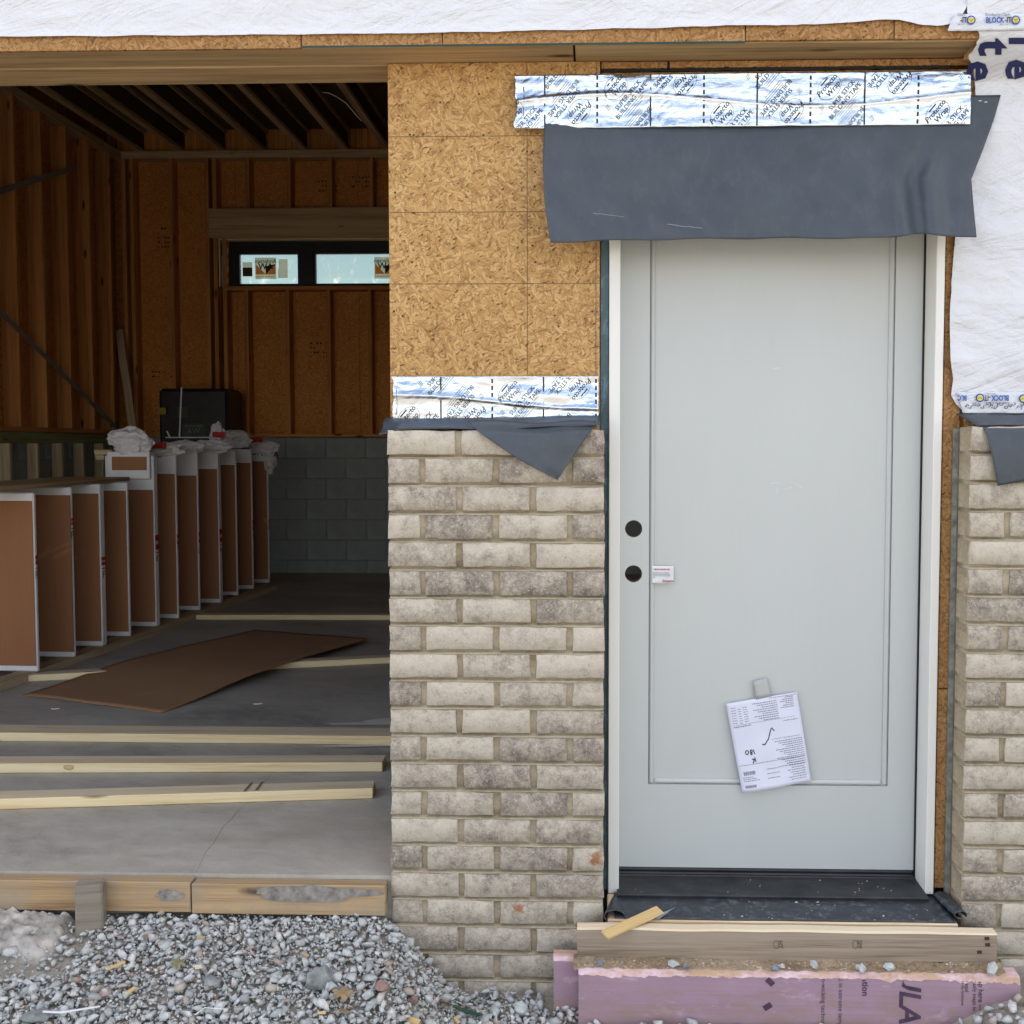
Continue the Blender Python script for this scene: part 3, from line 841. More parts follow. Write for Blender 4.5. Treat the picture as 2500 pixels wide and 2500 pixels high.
chip(485, 2360, 2.84, .020, .014, M['sill_top'], 'bright yellow wood fragment beside the olive leaf', .4)
chip(1010, 2492, 2.72, .034, .018, M['shim'], 'square tan wood scrap at the bottom edge near the pier', -.4)
chip(1115, 2490, 2.74, .034, .010, M['shim'], 'pointed tan splinter at the bottom edge below the pier', -1.1)
chip(720, 2210, SLAB_Y - .09, .05, .008, M['shim'], 'thin pale splinter lying under the form board', .1)
st = MB(); q = [at(*p, YB - .02) for p in ((1000, 2388), (1040, 2412), (1080, 2432))]
st.ring_tube(q, [.0025, .003, .002], 6); tag(st.build('straw_stem', M['shim']), 'long straw-coloured stem leaning on the pier foot', 'twig')
st = MB(); q = [hit(px, py, .025) for px, py, Y in ((1105, 2455, 2.87), (1140, 2470, 2.86), (1175, 2478, 2.85))]
st.ring_tube(q, [.004, .006, .003], 6)
for k in range(26):
    t = rng.random(); p = q[0].lerp(q[2], t); d = Vector((rng.uniform(-.2, 1), rng.uniform(-1, 1), rng.uniform(-.2, .8))) * .014
    st.ring_tube([p, p + d], [.001, .0004], 4)
tag(st.build('evergreen_sprig', M['evergreen']), 'dark green evergreen sprig on the gravel by the pier', 'sprig')
zt = MB(); q = [hit(px, py, .03) for px, py, Y in ((105, 2470, 2.68), (150, 2472, 2.68), (200, 2464, 2.685), (245, 2457, 2.69))]
zt.ring_tube(q, [.0032, .003, .0028, .0022], 6)
tag(zt.build('plastic_strip', M['white']), 'curved white plastic strip lying on the lower left gravel', 'plastic strip')
zt = MB(); q = [hit(px, py, .03) for px, py in ((475, 2478), (500, 2460), (525, 2462), (550, 2464))]
zt.ring_tube(q, .0012, 5); tag(zt.build('thread', M['white']), 'thin white thread on the lower gravel', 'thread')

# ------------------------------------------------------------------ brick piers
COURSE = 69.1 * YB / FPX
BH = COURSE - 0.0125
ZT = at(1210, 1051, YB).z
def brick_mesh(name, L, D, H, seed, mats, smeared=False):
    r = random.Random(seed)
    nxb = max(2, int(round(L / .04))); nzb = 2
    V, F = [], []; ins = 0.0022
    front = {}
    for j in range(nzb + 1):
        for i in range(nxb + 1):
            x = -L / 2 + ins + (L - 2 * ins) * i / nxb; z = -H / 2 + ins + (H - 2 * ins) * j / nzb
            eg = i in (0, nxb) or j in (0, nzb)
            x += r.uniform(-.0022, .0022) * (1.2 if eg else .3); z += r.uniform(-.0017, .0017) * (1.3 if eg else .3)
            front[(i, j)] = len(V); V.append((x, -D / 2 + r.uniform(-.0012, .0012) + (0.001 if eg else 0), z))
    for j in range(nzb):
        for i in range(nxb): F.append((front[(i, j)], front[(i + 1, j)], front[(i + 1, j + 1)], front[(i, j + 1)]))
    ring = [(i, 0) for i in range(nxb)] + [(nxb, j) for j in range(nzb)] + [(i, nzb) for i in range(nxb, 0, -1)] + [(0, j) for j in range(nzb, 0, -1)]
    R1 = []
    for (i, j) in ring:
        x, y, z = V[front[(i, j)]]
        if i == 0: x -= ins
        if i == nxb: x += ins
        if j == 0: z -= ins
        if j == nzb: z += ins
        R1.append(len(V)); V.append((x, -D / 2 + .0032 + r.uniform(0, .0012), z))
    R2 = []
    for (i, j) in ring:
        R2.append(len(V)); V.append((-L / 2 if i == 0 else L / 2 if i == nxb else V[front[(i, j)]][0], D / 2, -H / 2 if j == 0 else H / 2 if j == nzb else V[front[(i, j)]][2]))
    m = len(ring)
    for k in range(m):
        a, b = k, (k + 1) % m
        F.append((front[ring[b]], front[ring[a]], R1[a], R1[b])); F.append((R1[b], R1[a], R2[a], R2[b]))
    F.append(tuple(reversed(R2)))
    me = new_mesh(name, V, F, [mats, M['mortar']])
    for p in me.polygons:
        if smeared and p.normal.x < -.6: p.material_index = 1
    for p in me.polygons:                      # soft front and rounded arrises, crisp sides
        p.use_smooth = p.index < nxb * nzb
    return me
VJ = 0.018
BL = (PX1 - PX0 - 2 * VJ) / 3
HL = (PX1 - PX0 - 3 * VJ - 2 * BL) / 2
bank = {}
def brick(parent, x, z, L, D, yf, seed, mat='brick', smeared=False):
    k = (round(L, 3), D, seed % 7, mat, smeared)
    if k not in bank: bank[k] = brick_mesh('brick', L, D, BH, seed % 7 + int(L * 1000), M[mat], smeared)
    return mobj('brick', bank[k], parent, Matrix.Translation((x, yf + D / 2 + rng.uniform(-.0015, .0015), z)) @ Matrix.Rotation(rng.gauss(0, .0035), 4, 'Y'))
def mortar_mesh(x0, x1, rows, yback, ztop, side_in=0.0015):
    zs, rec = [], []
    for k in range(rows):
        zb = ztop - k * COURSE
        if k: zs += [zb + .0005, zb + 0.0025]; rec += [.001, .0005]
        zs += [zb - .002, zb - BH * .35, zb - BH * .65, zb - BH + .001]; rec += [.006, .008, .0085, .0105]
        zs += [zb - BH - .002, zb - BH - .005, zb - BH - .0085]; rec += [.018, .012, .004]
    order = sorted(range(len(zs)), key=lambda i: -zs[i]); zs = [zs[i] for i in order]; rec = [rec[i] for i in order]
    xs = list(np.linspace(x0 + side_in, x1 - side_in, int((x1 - x0) / .011)))
    V, F, n = [], [], len(xs)
    for z, rc in zip(zs, rec):
        for x in xs:
            d = rc + 0.0022 * fbm(x * 22, z * 60, 1.0) + .0012 * nz(x * 120, z * 160)
            V.append((x, YB + max(d, -.0006), z))
    for j in range(len(zs) - 1):
        for i in range(n - 1): F.append((j * n + i, (j + 1) * n + i, (j + 1) * n + i + 1, j * n + i + 1))
    b0 = len(V)                                    # sides and back
    for z in zs: V += [(xs[0], yback, z), (xs[-1], yback, z)]
    for j in range(len(zs) - 1):
        F.append((j * n, b0 + 2 * j, b0 + 2 * j + 2, (j + 1) * n)); F.append((j * n + n - 1, (j + 1) * n + n - 1, b0 + 2 * j + 3, b0 + 2 * j + 1))
        F.append((b0 + 2 * j, b0 + 2 * j + 1, b0 + 2 * j + 3, b0 + 2 * j + 2))
    F.append(tuple(list(range(n)) + [b0 + 1, b0]))
    return new_mesh('mortar', V, F, M['mortar'], None, True)
ROWS = 22
pier = thing('brick_pier', ((PX0 + PX1) / 2, YB + .045, ZT - ROWS * COURSE), 'narrow mottled beige and grey brick pier between garage opening and door', 'brick pier', kind='thing')
mobj('mortar', mortar_mesh(PX0, PX1, ROWS, YB + .092, ZT), pier)
for k in range(ROWS):
    z = ZT - k * COURSE - BH / 2
    if k % 2 == 0: spans = [(PX0 + i * (BL + VJ), BL) for i in range(3)]
    else: spans = [(PX0, HL), (PX0 + HL + VJ, BL), (PX0 + HL + BL + 2 * VJ, BL), (PX1 - HL, HL)]
    for i, (x, L) in enumerate(spans):
        mat = 'brick'
        if k == 15 and i == 3: mat = 'brick_stain'
        if k == 17 and i == 2: mat = 'brick_stain2'
        brick(pier, x + L / 2 + rng.uniform(-.0007, .0007), z + rng.uniform(-.0012, .0012), L + rng.choice((-.002, 0, .0015)), .09, YB, rng.randrange(999), mat)
# right pier: its reveal towards the door shows
ZT2 = at(2400, 1042, YB).z
qp = thing('brick_pier', (QX0 + .6, YB + .045, ZT2 - ROWS * COURSE), 'mottled brick wall right of the door, below the white house wrap', 'brick wall', kind='thing')
mobj('mortar', mortar_mesh(QX0, 2.4, ROWS, YB + .105, ZT2), qp)
BQ = .186; HQ = .100
for k in range(ROWS):
    z = ZT2 - k * COURSE - BH / 2
    x = QX0
    if k % 2 == 0: L0 = BQ
    else: L0 = HQ
    first = True
    while x < 2.38:
        L = L0 if first else BQ
        brick(qp, x + L / 2, z, L, .09, YB + rng.uniform(-.001, .001), rng.randrange(999), 'brick', first); x += L + (.020 if not first else .017); first = False
sb = MB(); sb.box(at(2316, 1500, YO).x, QX0 + .02, YB + .106, YO - .004, ZT2 - ROWS * COURSE, ZT2 - .004)
sb.build('foam_strip', plain('grey_backer_foam', (.22, .23, .20), 0.9, 0.1, 0.4, 40), qp)

# ------------------------------------------------------------------ front wall: sheathing, header, overhang
fw = thing('front_wall', (0.5, YO, 0), 'orange-tan strand board front wall between garage opening and right brick', 'wall', kind='thing')
XJ0 = at(1463, 1500, YO).x                    # edge of the board beside the door
def panel(parent, x0, x1, z0, z1, yf, mat='osb', t=.011, name='osb_panel'):
    return beam(name, ((x0 + x1) / 2, yf + t / 2, z0), ((x0 + x1) / 2, yf + t / 2, z1), x1 - x0, t, (0, -1, 0), M[mat], parent, c=.0012)
panel(fw, XL, XJ0, 0.0, ZH - .002, YO)
XD0, XD1 = at(1512.5, 1500, 3.056).x, at(2241, 1500, YD).x
ZD0 = at(1800, 2119, YD).z
DH = 2.055
XO0 = at(2294, 1500, YO).x; XO1 = at(2318, 1500, YO).x
ztop = ZD0 + DH + .045
zsp = at(1900, 168, YO).z
panel(fw, XJ0 + .003, XO1 + .03, zsp + .006, ZH - .004, YO + .001, 'osb_edge')
panel(fw, XJ0 + .003, XO1 + .03, ztop, zsp - .006, YO + .001, 'osb_edge')
panel(fw, XO0, XO1 + .02, 0.55, ztop - .003, YO + .001, 'osb_edge')
panel(fw, XO0, XO1 + .02, -.06, 0.547, YO + .001, 'osb_edge')
panel(fw, XO1 + .034, XR, -.1, ZH - .004, YO + .001)
for x in (XL + .020, XL + .062, XJ0 - .02):
    beam('stud', (x, YO + .012 + .07, 0.0), (x, YO + .012 + .07, ZH - .002), .14, .038, (1, 0, 0), M['lumber_int'], fw)
beam('stud', (XO1 + .02, YO + .085, 0.0), (XO1 + .02, YO + .085, ztop), .14, .038, (1, 0, 0), M['lumber_int'], fw)
# dark tar line along the joint above the tape, and a vertical one
pr = Print(); p0, p1 = XJ0 + .006, XO1 - .03
pts = [lerp(p0, p1, k / 160) for k in range(161)]
up = [zsp + .003 + .004 * nz(x * 30) + .007 * abs(nz(x * 110)) for x in pts]; dn = [zsp - .004 + .004 * nz(x * 30) - .007 * abs(nz(x * 90, 3)) for x in pts]
pr.add([(x, z) for x, z in zip(pts, up)] + [(x, z) for x, z in zip(pts, dn)], [(i, i + 161, i + 162, i + 1) for i in range(160)])
xv = at(1632, 160, YO).x
pr.rect(xv - .004, xv + .004, zsp, ZH - .006); pr.rect(XJ0 + .001, XJ0 + .004, zsp - .03, ZH - .006)
pr.build('tar_line', lambda u, v: (u, YO - .001, v), M['gasket'], fw)
pr = Print()
for py in (333, 518, 693): pr.rect(XL + .002, XJ0 - .002, at(1100, py, YO).z - .0009, at(1100, py, YO).z + .0009)
xv = at(1287, 500, YO).x; pr.rect(xv - .0009, xv + .0009, at(1100, 915, YO).z, ZH - .003)
pr.rect(at(1455, 700, YO).x - .0008, at(1455, 700, YO).x + .0008, at(1100, 915, YO).z, ZH - .003)
pr.build('chalk_line', lambda u, v: (u, YO - .0008, v), plain('chalk_line', (.17, .10, .05), 0.9), fw)
nl = MB()
for (px, py) in ((1001, 329), (1010, 330), (1180, 330), (1287, 370), (1306, 420), (1305, 455), (1010, 520), (1300, 600), (1006, 640), (1307, 640), (1292, 720), (1440, 640), (1446, 760), (965, 470), (962, 760), (1170, 230), (1075, 250)):
    c = at(px, py, YO); nl.add([(c.x + .0035 * math.cos(t * 1.0472), YO - .001, c.z + .0035 * math.sin(t * 1.0472)) for t in range(6)], [tuple(reversed(range(6)))])
nl.build('nail_head', plain('nail_head', (.08, .045, .02), 0.8), fw)
# peel-and-stick strip beside the jamb
sb = MB(); sb.box(XJ0 + .003, at(1484, 1500, YO).x, YO + .006, YO + .03, -.08, ztop - .004); sb.build('flashing_strip', M['tape_edge'], fw)

hd = thing('garage_header', (-.8, YW, ZH), 'brown lumber header and soffit boards over the garage opening and door', 'beam', kind='thing')
XE = at(2392, 110, YW).x                      # where the overhang meets the house wrap
XG = at(1401, 110, YW).x
ya, yb = YW + .012, YO + .012
for x0, x1 in ((-4.9, XG - .003), (XG + .003, XE)):
    beam('soffit_board', (x0, (ya + yb) / 2, ZH + .019), (x1, (ya + yb) / 2, ZH + .019), yb - ya, .038, (0, 0, 1), M['soffit'], hd)
beam('header_board', (-4.9, yb + .003 + .07, ZH + .016), (XL - .002, yb + .003 + .07, ZH + .016), .14, .038, (0, 0, 1), M['soffit'], hd)
xs_ = [-4.9, at(735, 95, YW).x, at(1080, 95, YW).x, at(1820, 95, YW).x, at(2183, 95, YW).x, XE]
for k, (x0, x1) in enumerate(zip(xs_, xs_[1:])):
    dz = (-.004, 0, -.001, .003, .002)[k]
    panel(hd, x0 + .0015, x1 - .0015, ZH + dz, ZH + .6, YW, 'osb_edge', name='sheathing_panel')
gl = Print(); gl.rect(at(735, 95, YW).x, at(1820, 95, YW).x, ZH - .0045, ZH + .0015)
gl.build('green_edge_line', lambda u, v: (u, YW - .0012, v), plain('green_edge', (.03, .06, .05), 0.7), hd)

uw = thing('upper_wall', (0, YW, ZH + .6), 'sheathed upper wall carrying the white wrap above the header', 'wall', kind='thing')
sb = MB(); sb.box(-9, 8, YW + .0005, YW + .13, ZH + .602, 6.4); sb.build('sheathing', M['osb'], uw)
sb = MB(); sb.box(-9, -4.9, YW + .012, YW + .14, -.3, ZH + .6); sb.build('sheathing', M['osb'], uw)
sb = MB(); sb.box(XE + .002, 8, YO - .004, YO + .06, ZH - .01, ZH + .6); sb.build('sheathing', M['osb'], uw)
sb = MB(); sb.box(XR, 8, YO + .062, YO + .15, -.3, ZH + .6); sb.build('sheathing', M['osb'], uw)
sb = MB(); sb.box(-9.2, 8.2, 2.7, 11.2, 6.41, 6.6); sb.build('roof', M['roofing'], uw)  # unseen roof, built so the sun behind the house cannot leak in

# ------------------------------------------------------------------ house wrap
edge_pts = [(-3000, 96), (0, 93), (350, 90), (700, 87), (1000, 84), (1250, 79), (1500, 73), (1750, 67), (2000, 62), (2085, 57), (2150, 51), (2200, 53), (2240, 63), (2290, 67), (2318, 62), (2345, 40), (2362, 12)]
ex = [(at(px, py, YW).x, at(px, py, YW).z) for px, py in edge_pts]
def wrap_edge(x):
    for (xa, za), (xb, zb) in zip(ex, ex[1:]):
        if x <= xb: return lerp(za, zb, max(0, (x - xa) / (xb - xa)))
    return ex[-1][1]
X1 = ex[-1][0]
def upper(u, v):
    x = lerp(-4.6, X1, u ** .8 if u < 1 else 1); ze = wrap_edge(x) + .0025 * nz(x * 9) + .0012 * nz(x * 60)
    z = lerp(ze, ze + .9, v ** 1.6)
    return Vector((x, YW - .004 - .006 * abs(fbm(x * 1.5 + z * 2, z * 7)) - .004 * sstep(.12, 0, v), z))
hw = sheet('house_wrap', upper, 260, 40, M['wrap'])
tag(hw, 'white woven house wrap sheet stretched above the garage header', 'house wrap')
sb = MB(); sb.box(-9, 8, YW - .012, YW - .001, ZH + .85, 6.38); sb.build('upper_sheet', M['wrap'], hw)
def wrap_y(x, z):
    zt_, zb_ = at(2450, 80, YW).z, at(2450, 212, YO).z
    return lerp(YO - .008, YW - .008, sstep(zb_, zt_, z))
_zt, _zb = at(2420, 57, YW).z, at(2420, 985, YO).z
def wrap_d(x, z):
    return .004 + sstep(.03, .12, abs(z - _zt)) * sstep(.035, .12, abs(z - _zb)) * wrinkle(x, z)
def wrinkle(x, z): return .014 * abs(fbm(x * 3 + z, z * 4.5, 4)) + .003 + .003 * nz(x * 14, z * 18) + .006 * max(0, 1 - 5 * abs(nz(x * 2.6 + z * 1.1, z * 3.2 - x, 7)))
lb = [(-400, 2362), (30, 2360), (74, 2386), (84, 2391), (96, 2388), (100, 2382), (110, 2383), (118, 2376), (126, 2372), (134, 2362), (142, 2362), (150, 2366), (165, 2374), (230, 2378), (310, 2378), (400, 2368), (560, 2330), (690, 2321), (760, 2317), (880, 2315), (905, 2320), (925, 2325), (965, 2321), (985, 2332), (1004, 2350)]
def lbx(py):
    for (a, xa), (b, xb) in zip(lb, lb[1:]):
        if py <= b: return lerp(xa, xb, (py - a) / (b - a))
    return lb[-1][1]
def rightwrap(u, v):
    z = lerp(at(2350, -60, YW).z, at(2350, 1004, YO).z, v)
    y = wrap_y(0, z)
    q = _M.transposed() @ Vector((1.3, y, z - CAM_H)); py = PPY + q.y / q.z * FPX
    x = lerp(at(lbx(py), py, y).x, 2.75, u)
    return Vector((x, y - wrap_d(x, z), z - (.006 * u if v > .97 else 0)))
hw2 = sheet('house_wrap', rightwrap, 90, 220, M['wrap'])
tag(hw2, 'wrinkled white house wrap right of the door, printed with big navy letters', 'house wrap')
def on_wrap(u, v): return (u, wrap_y(u, v) - wrap_d(u, v) - .003, v)
pr = Print()
def seen_on_wrap(u, v):                        # the point of the draped sheet at this spot
    lo, hi = YW - .05, YO + .02
    for _ in range(30):
        y = (lo + hi) / 2; p = at(u, -v, y)
        if y > wrap_y(p.x, p.z) - wrap_d(p.x, p.z) - .003: hi = y
        else: lo = y
    return at(u, -v, lo)
for s, px, py, h in (('t', 2424, 115, 72), ('e', 2386, 174, 54), ('i', 2500, 100, 74), ('e', 2481, 170, 54)):
    pr = Print(); pr.glyph(s, h, px, -py, -math.pi / 2, .03, cut=9)
    pr.build('navy_letter', seen_on_wrap, M['ink_navy'], hw2)
# printed seam tape across the top of the wrap
tp = thing('seam_tape', at(2420, 60, YW), 'clear-white printed seam tape across the house wrap joint at top right', 'tape')
x0, x1 = at(2322, 58, YW).x, 2.75; z0, z1 = at(2420, 77, YW).z, at(2420, 36, YW).z
sheet('strip', lambda u, v: Vector((lerp(x0 + .015 * (1 - v) - .03 * (1 - v), x1, u), YW - .017 - .002 * nz(u * 60, v * 3) , lerp(z0, z1, v) - .004 * (1 - u))), 80, 6, M['seam_tape'], tp, thick=.0006)
pr = Print()
def blockit(px, py, Y, s=1.0, flip=False, parts='all'):
    p = at(px, py, Y); k = -1 if flip else 1; a = math.pi if flip else 0
    pr.text('BLOCK', .034 * s, p.x - k * .022 * s, p.z, a, 0, .03, 0, sx=.72)
    pr.text('-IT', .034 * s, p.x + k * .036 * s, p.z, a, 0, .03, 1, sx=.72)
    pr.text('Kimberly-Clark', .0175 * s, p.x - k * .01 * s, p.z + k * .0245 * s, a, 0, .012, 2)
    pr.text('SEAM TAPE', .0085 * s, p.x + k * .02 * s, p.z - k * .0185 * s, a, 0, .0, 2)
    c = p.x + k * .069 * s
    pr.disc(c, p.z, .0195 * s, .0195 * s, 0); pr.v[-24:] = [(u, v) for u, v in pr.v[-24:]]
    return c, p.z
pr.discs = []
for px in (2434, 2326): pr.discs.append(blockit(px, 57, YW, .62))
for c, z in pr.discs:
    pass
pr.build('tape_print', lambda u, v: (u, YW - .0215, v), [M['ink_blue'], M['ink_navy'], M['ink_grey']], tp, clip=lambda u, v: u > at(2330, 57, YW).x)
p2 = Print()
for c, z in pr.discs: p2.disc(c, z, .0085, .0085, 0); p2.line([(c - .006, z + .002), (c, z - .001), (c + .006, z + .002)], .0014, 1); p2.line([(c, z - .001), (c, z - .007)], .0014, 1)
p2.build('tape_emblem', lambda u, v: (u, YW - .0222, v), [M['ink_yellow'], M['ink_grey']], tp)
# lower edge tape, printed upside down
tp2 = thing('seam_tape', at(2420, 980, YO), 'crinkled white tape with upside-down blue lettering along the wrap bottom edge', 'tape')
sheet('strip', lambda u, v: Vector((lerp(at(2330 + 16 * (1 - v), 985, YO).x, 2.75, u), YO - .018 - .004 * nz(u * 40, v * 4) - .003 * nz(u * 90, v * 8, 2), at(2420, lerp(1009 + 4 * u, 958, v), YO).z)), 120, 10, M['seam_tape'], tp2, thick=.0006)
pr = Print(); dl = [blockit(2422, 972, YO, .64, True), blockit(2527, 974, YO, .64, True)]
p = at(2342, 972, YO); pr.text('BLC', .021, p.x, p.z, math.pi, 0, .03, 0, sx=.72)
for k in range(16):
    p = at(2352 + k * 9.5, 992 + 4 * math.sin(k * 2), YO); pr.text('aroecikm'[k % 8], .022, p.x, p.z, 2.6 + .4 * math.sin(k), .3, .0, 3)
pr.build('tape_print', lambda u, v: (u, YO - .0245, v), [M['ink_blue'], M['ink_navy'], M['ink_grey'], M['ink']], tp2)
p2 = Print()
for c, z in dl: p2.disc(c, z, .0088, .0088, 0); p2.line([(c - .006, z - .002), (c, z), (c + .006, z - .002)], .0014, 1)
p2.build('tape_emblem', lambda u, v: (u, YO - .0252, v), [M['ink_yellow'], M['ink_grey']], tp2)

# ------------------------------------------------------------------ foil tapes and grey membranes
def tape_print(P, px_list, y_centre, Y, solid, dashed, py0, py1, blocks):
    S = Y / FPX
    for px in solid:
        x = at(px, y_centre, Y).x; P.rect(x - .0022, x + .0022, at(1800 if py1 < 600 else 1200, py1, Y).z + .002, at(1800 if py1 < 600 else 1200, py0, Y).z - .002)
    for px in dashed:
        x = at(px, y_centre, Y).x; zt_, zb_ = at(px, py0, Y).z, at(px, py1, Y).z
        k = zt_ - .008
        while k > zb_: P.rect(x - .0028, x + .0028, k - .012, k); k -= .0205
    for (px, py, flip) in blocks:
        c = at(px, py, Y); a = R(50) + (math.pi if flip else 0); ca, sa = math.cos(a), math.sin(a)
        def T(s, size, du, dv, **kw): P.text(s, size, c.x + du * ca - dv * sa, c.z + du * sa + dv * ca, a, **kw)
        P.ellipse(c.x, c.z, .039, .029, .0009, a)
        T('Protecto', .0215, .001, .009, shear=.15, bold=.012); T('Wrap', .0215, .004, -.011, shear=.15, bold=.012)
        P.line([(c.x + du * ca - dv * sa, c.z + du * sa + dv * ca) for du, dv in ((-.012, .0215), (.016, .0215))], .004)
        T('SUPER STICK', .0185, .006, -.042, bold=.008); T('BUILDING TAPE', .0185, .000, -.060, bold=.008)
        for q, n in ((-.071, 30), (-.077, 26), (-.083, 22)):
            u = -.045
            for k in range(n):
                w = .0012 + .0022 * ((k * 7919 + int(px)) % 5) / 5
                P.add([(c.x + (u + i) * ca - (q + j) * sa, c.z + (u + i) * sa + (q + j) * ca) for i, j in ((0, 0), (w, 0), (w, .0017), (0, .0017))], [(0, 1, 2, 3)])
                u += w + .0009
        for q in (-.005, 0, .005):
            du, dv = -.058 + q * .2, -.02 + q
            P.line([(c.x + (du + i) * ca - dv * sa, c.z + (du + i) * sa + dv * ca) for i in (-.006, .006)], .0015)
def foil_h(x, z, s):
    return (.0045 * fbm(x * 2.2 + s, z * 9, s) + .0022 * nz(x * 9, z * 34 + x * 3, s) + .0011 * nz(x * 30, z * 80 + 9 * nz(x * 6), s)
            + .004 * max(0, 1 - abs(z - s * .0 - (ZF + .02 * math.sin(x * 5.3 + s))) / .012) ** 2)
def foil_tape(name, px0, px1, py0, py1, Y, seed, label, solid, dashed, blocks, loose=0.0):
    global ZF
    xa, xb = at(px0, (py0 + py1) / 2, Y).x, at(px1, (py0 + py1) / 2, Y).x
    za, zb = at((px0 + px1) / 2, py1, Y).z, at((px0 + px1) / 2, py0, Y).z
    ZF = (za + zb) / 2
    t = thing(name, ((xa + xb) / 2, Y, za), label, 'tape', 'foil building tapes')
    cor = at((px0 + px1) / 2, py1, Y).z - at(px1, py1, Y).z
    def S(x, z):
        return Y - .004 - foil_h(x, z, seed) - .012 * sstep(xb - .12, xb, x) * sstep(zb, za, z) * loose
    zf = ZF
    def fn(u, v):
        x = lerp(xa, xb, u); z = lerp(za, zb, v)
        if u < .02: x += .006 * nz(z * 40, seed) * (1 - u / .02) + .006 * math.sin(v * 3.1)
        return Vector((x, S(x, z), z))
    sheet('foil', fn, int((xb - xa) / .004), int((zb - za) / .0035), M['foil'], t, thick=.0005)
    P = Print(); tape_print(P, None, (py0 + py1) / 2, Y, solid, dashed, py0, py1, blocks)
    ZF = zf
    P.build('tape_print', lambda u, v: (u, S(u, v) - .0012, v), M['ink'], t, clip=lambda u, v: xa + .003 < u < xb - .002 and za + .001 < v < zb - .001)
    return t
foil_tape('foil_tape', 1255, 2369, 179, 310, 3.038, 1.3, 'long shiny foil building tape over the door with black print', (1330, 1588, 1848, 2110), (1458, 1718, 1978, 2240),
          [(1503, 215, 0), (1414, 273, 1), (1672, 202, 1), (1762, 282, 0), (2024, 215, 0), (1932, 272, 1), (2195, 200, 1), (2288, 278, 0), (1250, 278, 0), (1845, 140, 0), (1590, 340, 1), (2108, 340, 1), (2365, 140, 0), (1330, 140, 0)])
foil_tape('foil_tape', 956, 1461, 919, 1042, 3.060, 4.7, 'short shiny foil tape on the board just above the brick pier', (1077, 1327), (1202, 1455),
          [(1245, 960, 0), (1158, 1015, 1), (998, 1022, 0), (1414, 946, 1), (1045, 890, 0), (1395, 1082, 1)], 1.0)

fl = thing('flashing_membrane', at(1850, 590, 3.0), 'large slate-grey rubber flashing flap hanging over the door top', 'membrane')
Lb = [(0, 1336, 250), (.2, 1328, 312), (.45, 1325, 400), (.7, 1329, 490), (.9, 1338, 560), (1, 1344, 592)]
Rb = [(0, 2443, 232), (.16, 2427, 290), (.38, 2400, 365), (.58, 2371, 438), (.8, 2377, 510), (1, 2384, 580)]
def flap(u, v):
    a, b = poly(Lb, v), poly(Rb, v)
    px, py = lerp(a[0], b[0], u), lerp(a[1], b[1], u)
    if v > .3:
        k = (v - .3) / .7
        py += k * (-7 * math.sin(u * math.pi) * (1 - u) - 12 * math.exp(-((u - .87) / .05) ** 2) + 1.5 * math.sin(u * 31))
    fold = math.exp(-((u - .865) / .07) ** 2) * math.cos((u - .865) * 74)
    Y = 3.038 - .105 * v ** 1.35 * (.75 + .25 * math.cos(u * 7)) + .020 * fold * sstep(.18, .7, v) + .020 * nz(u * 5 + v * 1.5, v * 1.1, 6) * sstep(.05, .7, v) + .007 * nz(u * 13 - v * 4, v * 2, 2) * sstep(.1, .5, v) - .016 * sstep(.1, 0, u) * v
    Y = min(Y + .012 * sstep(.42, .20, v), 3.046)
    return at(px, py, Y)
sheet('flap', flap, 160, 50, M['flap'], fl, thick=.002)
P = Print()
for (u0, v0, u1, v1, w) in ((.11, .80, .18, .83, .004), (.28, .885, .36, .925, .005)):
    P.line([(lerp(u0, u1, k / 8), lerp(v0, v1, k / 8) + .006 * nz(k * .7, u0 * 30)) for k in range(9)], w)
def on_flap(u, v): p = flap(u, v); p.y -= .0022; return p
P.build('scuff', on_flap, plain('scuff', (.20, .22, .24), .6), fl)
sm = MB()
for px, py, a in ((2392, 247, 0), (2406, 250, .5), (2358, 258, .2)):
    c = at(px, py, 3.03); sm.box(c.x - .004, c.x + .004, 3.026, 3.029, c.z - .0008, c.z + .0008)
sm.build('staple', M['white'], fl)

lm = thing('flashing_membrane', (PX0 + .2, 2.97, ZT), 'grey flashing strip folded over the brick pier top with hanging pointed flap', 'membrane')
def strip(u, v):
    x = lerp(at(926, 1045, 2.96).x, PX1 - .012, u)
    z = lerp(ZT + .040, ZT + .005 + .003 * nz(x * 8), v) + .004 * nz(x * 5, v) * (1 - v) - .016 * sstep(.12, 0, u) * (v > .4) + .010 * sstep(.55, .9, u)
    return Vector((x, lerp(3.063, 2.950 + .012 * nz(x * 6, 2), v), z))
sheet('strip', strip, 80, 10, M['flap'], lm, thick=.002)
tipP = at(1361, 1171, 2.936)
def tri(u, v):
    a, b = at(1140, 1032, 2.952), at(1456, 1033, 2.952)
    top = a.lerp(b, u); top.z += .004 * math.sin(u * 9)
    w = v ** .92
    p = top.lerp(tipP, w)
    p.y = 2.966 - .032 * sstep(0, .18, v) - .006 * math.sin(v * 3) - .004 * nz(u * 3, v * 3) - .006 * sstep(.25, 0, u) * (1 - v)
    p.z -= .010 * math.sin(min(1, v) * math.pi) * (1 - u) - .004 * sstep(.15, 0, v)
    return p
sheet('hanging_flap', tri, 50, 40, M['flap'], lm, thick=.002)
rm = thing('flashing_membrane', (QX0 + .2, 2.97, ZT2), 'grey flashing folded over the right brick wall below the wrap', 'membrane')
sheet('strip', lambda u, v: Vector((lerp(at(2352 + 20 * v, 1020, 3.0).x, 2.6, u), lerp(YO - .014, 2.955, v), lerp(ZT2 + .040, ZT2 + .004, v) + .002 * nz(u * 12, v))), 60, 8, M['flap'], rm, thick=.002)
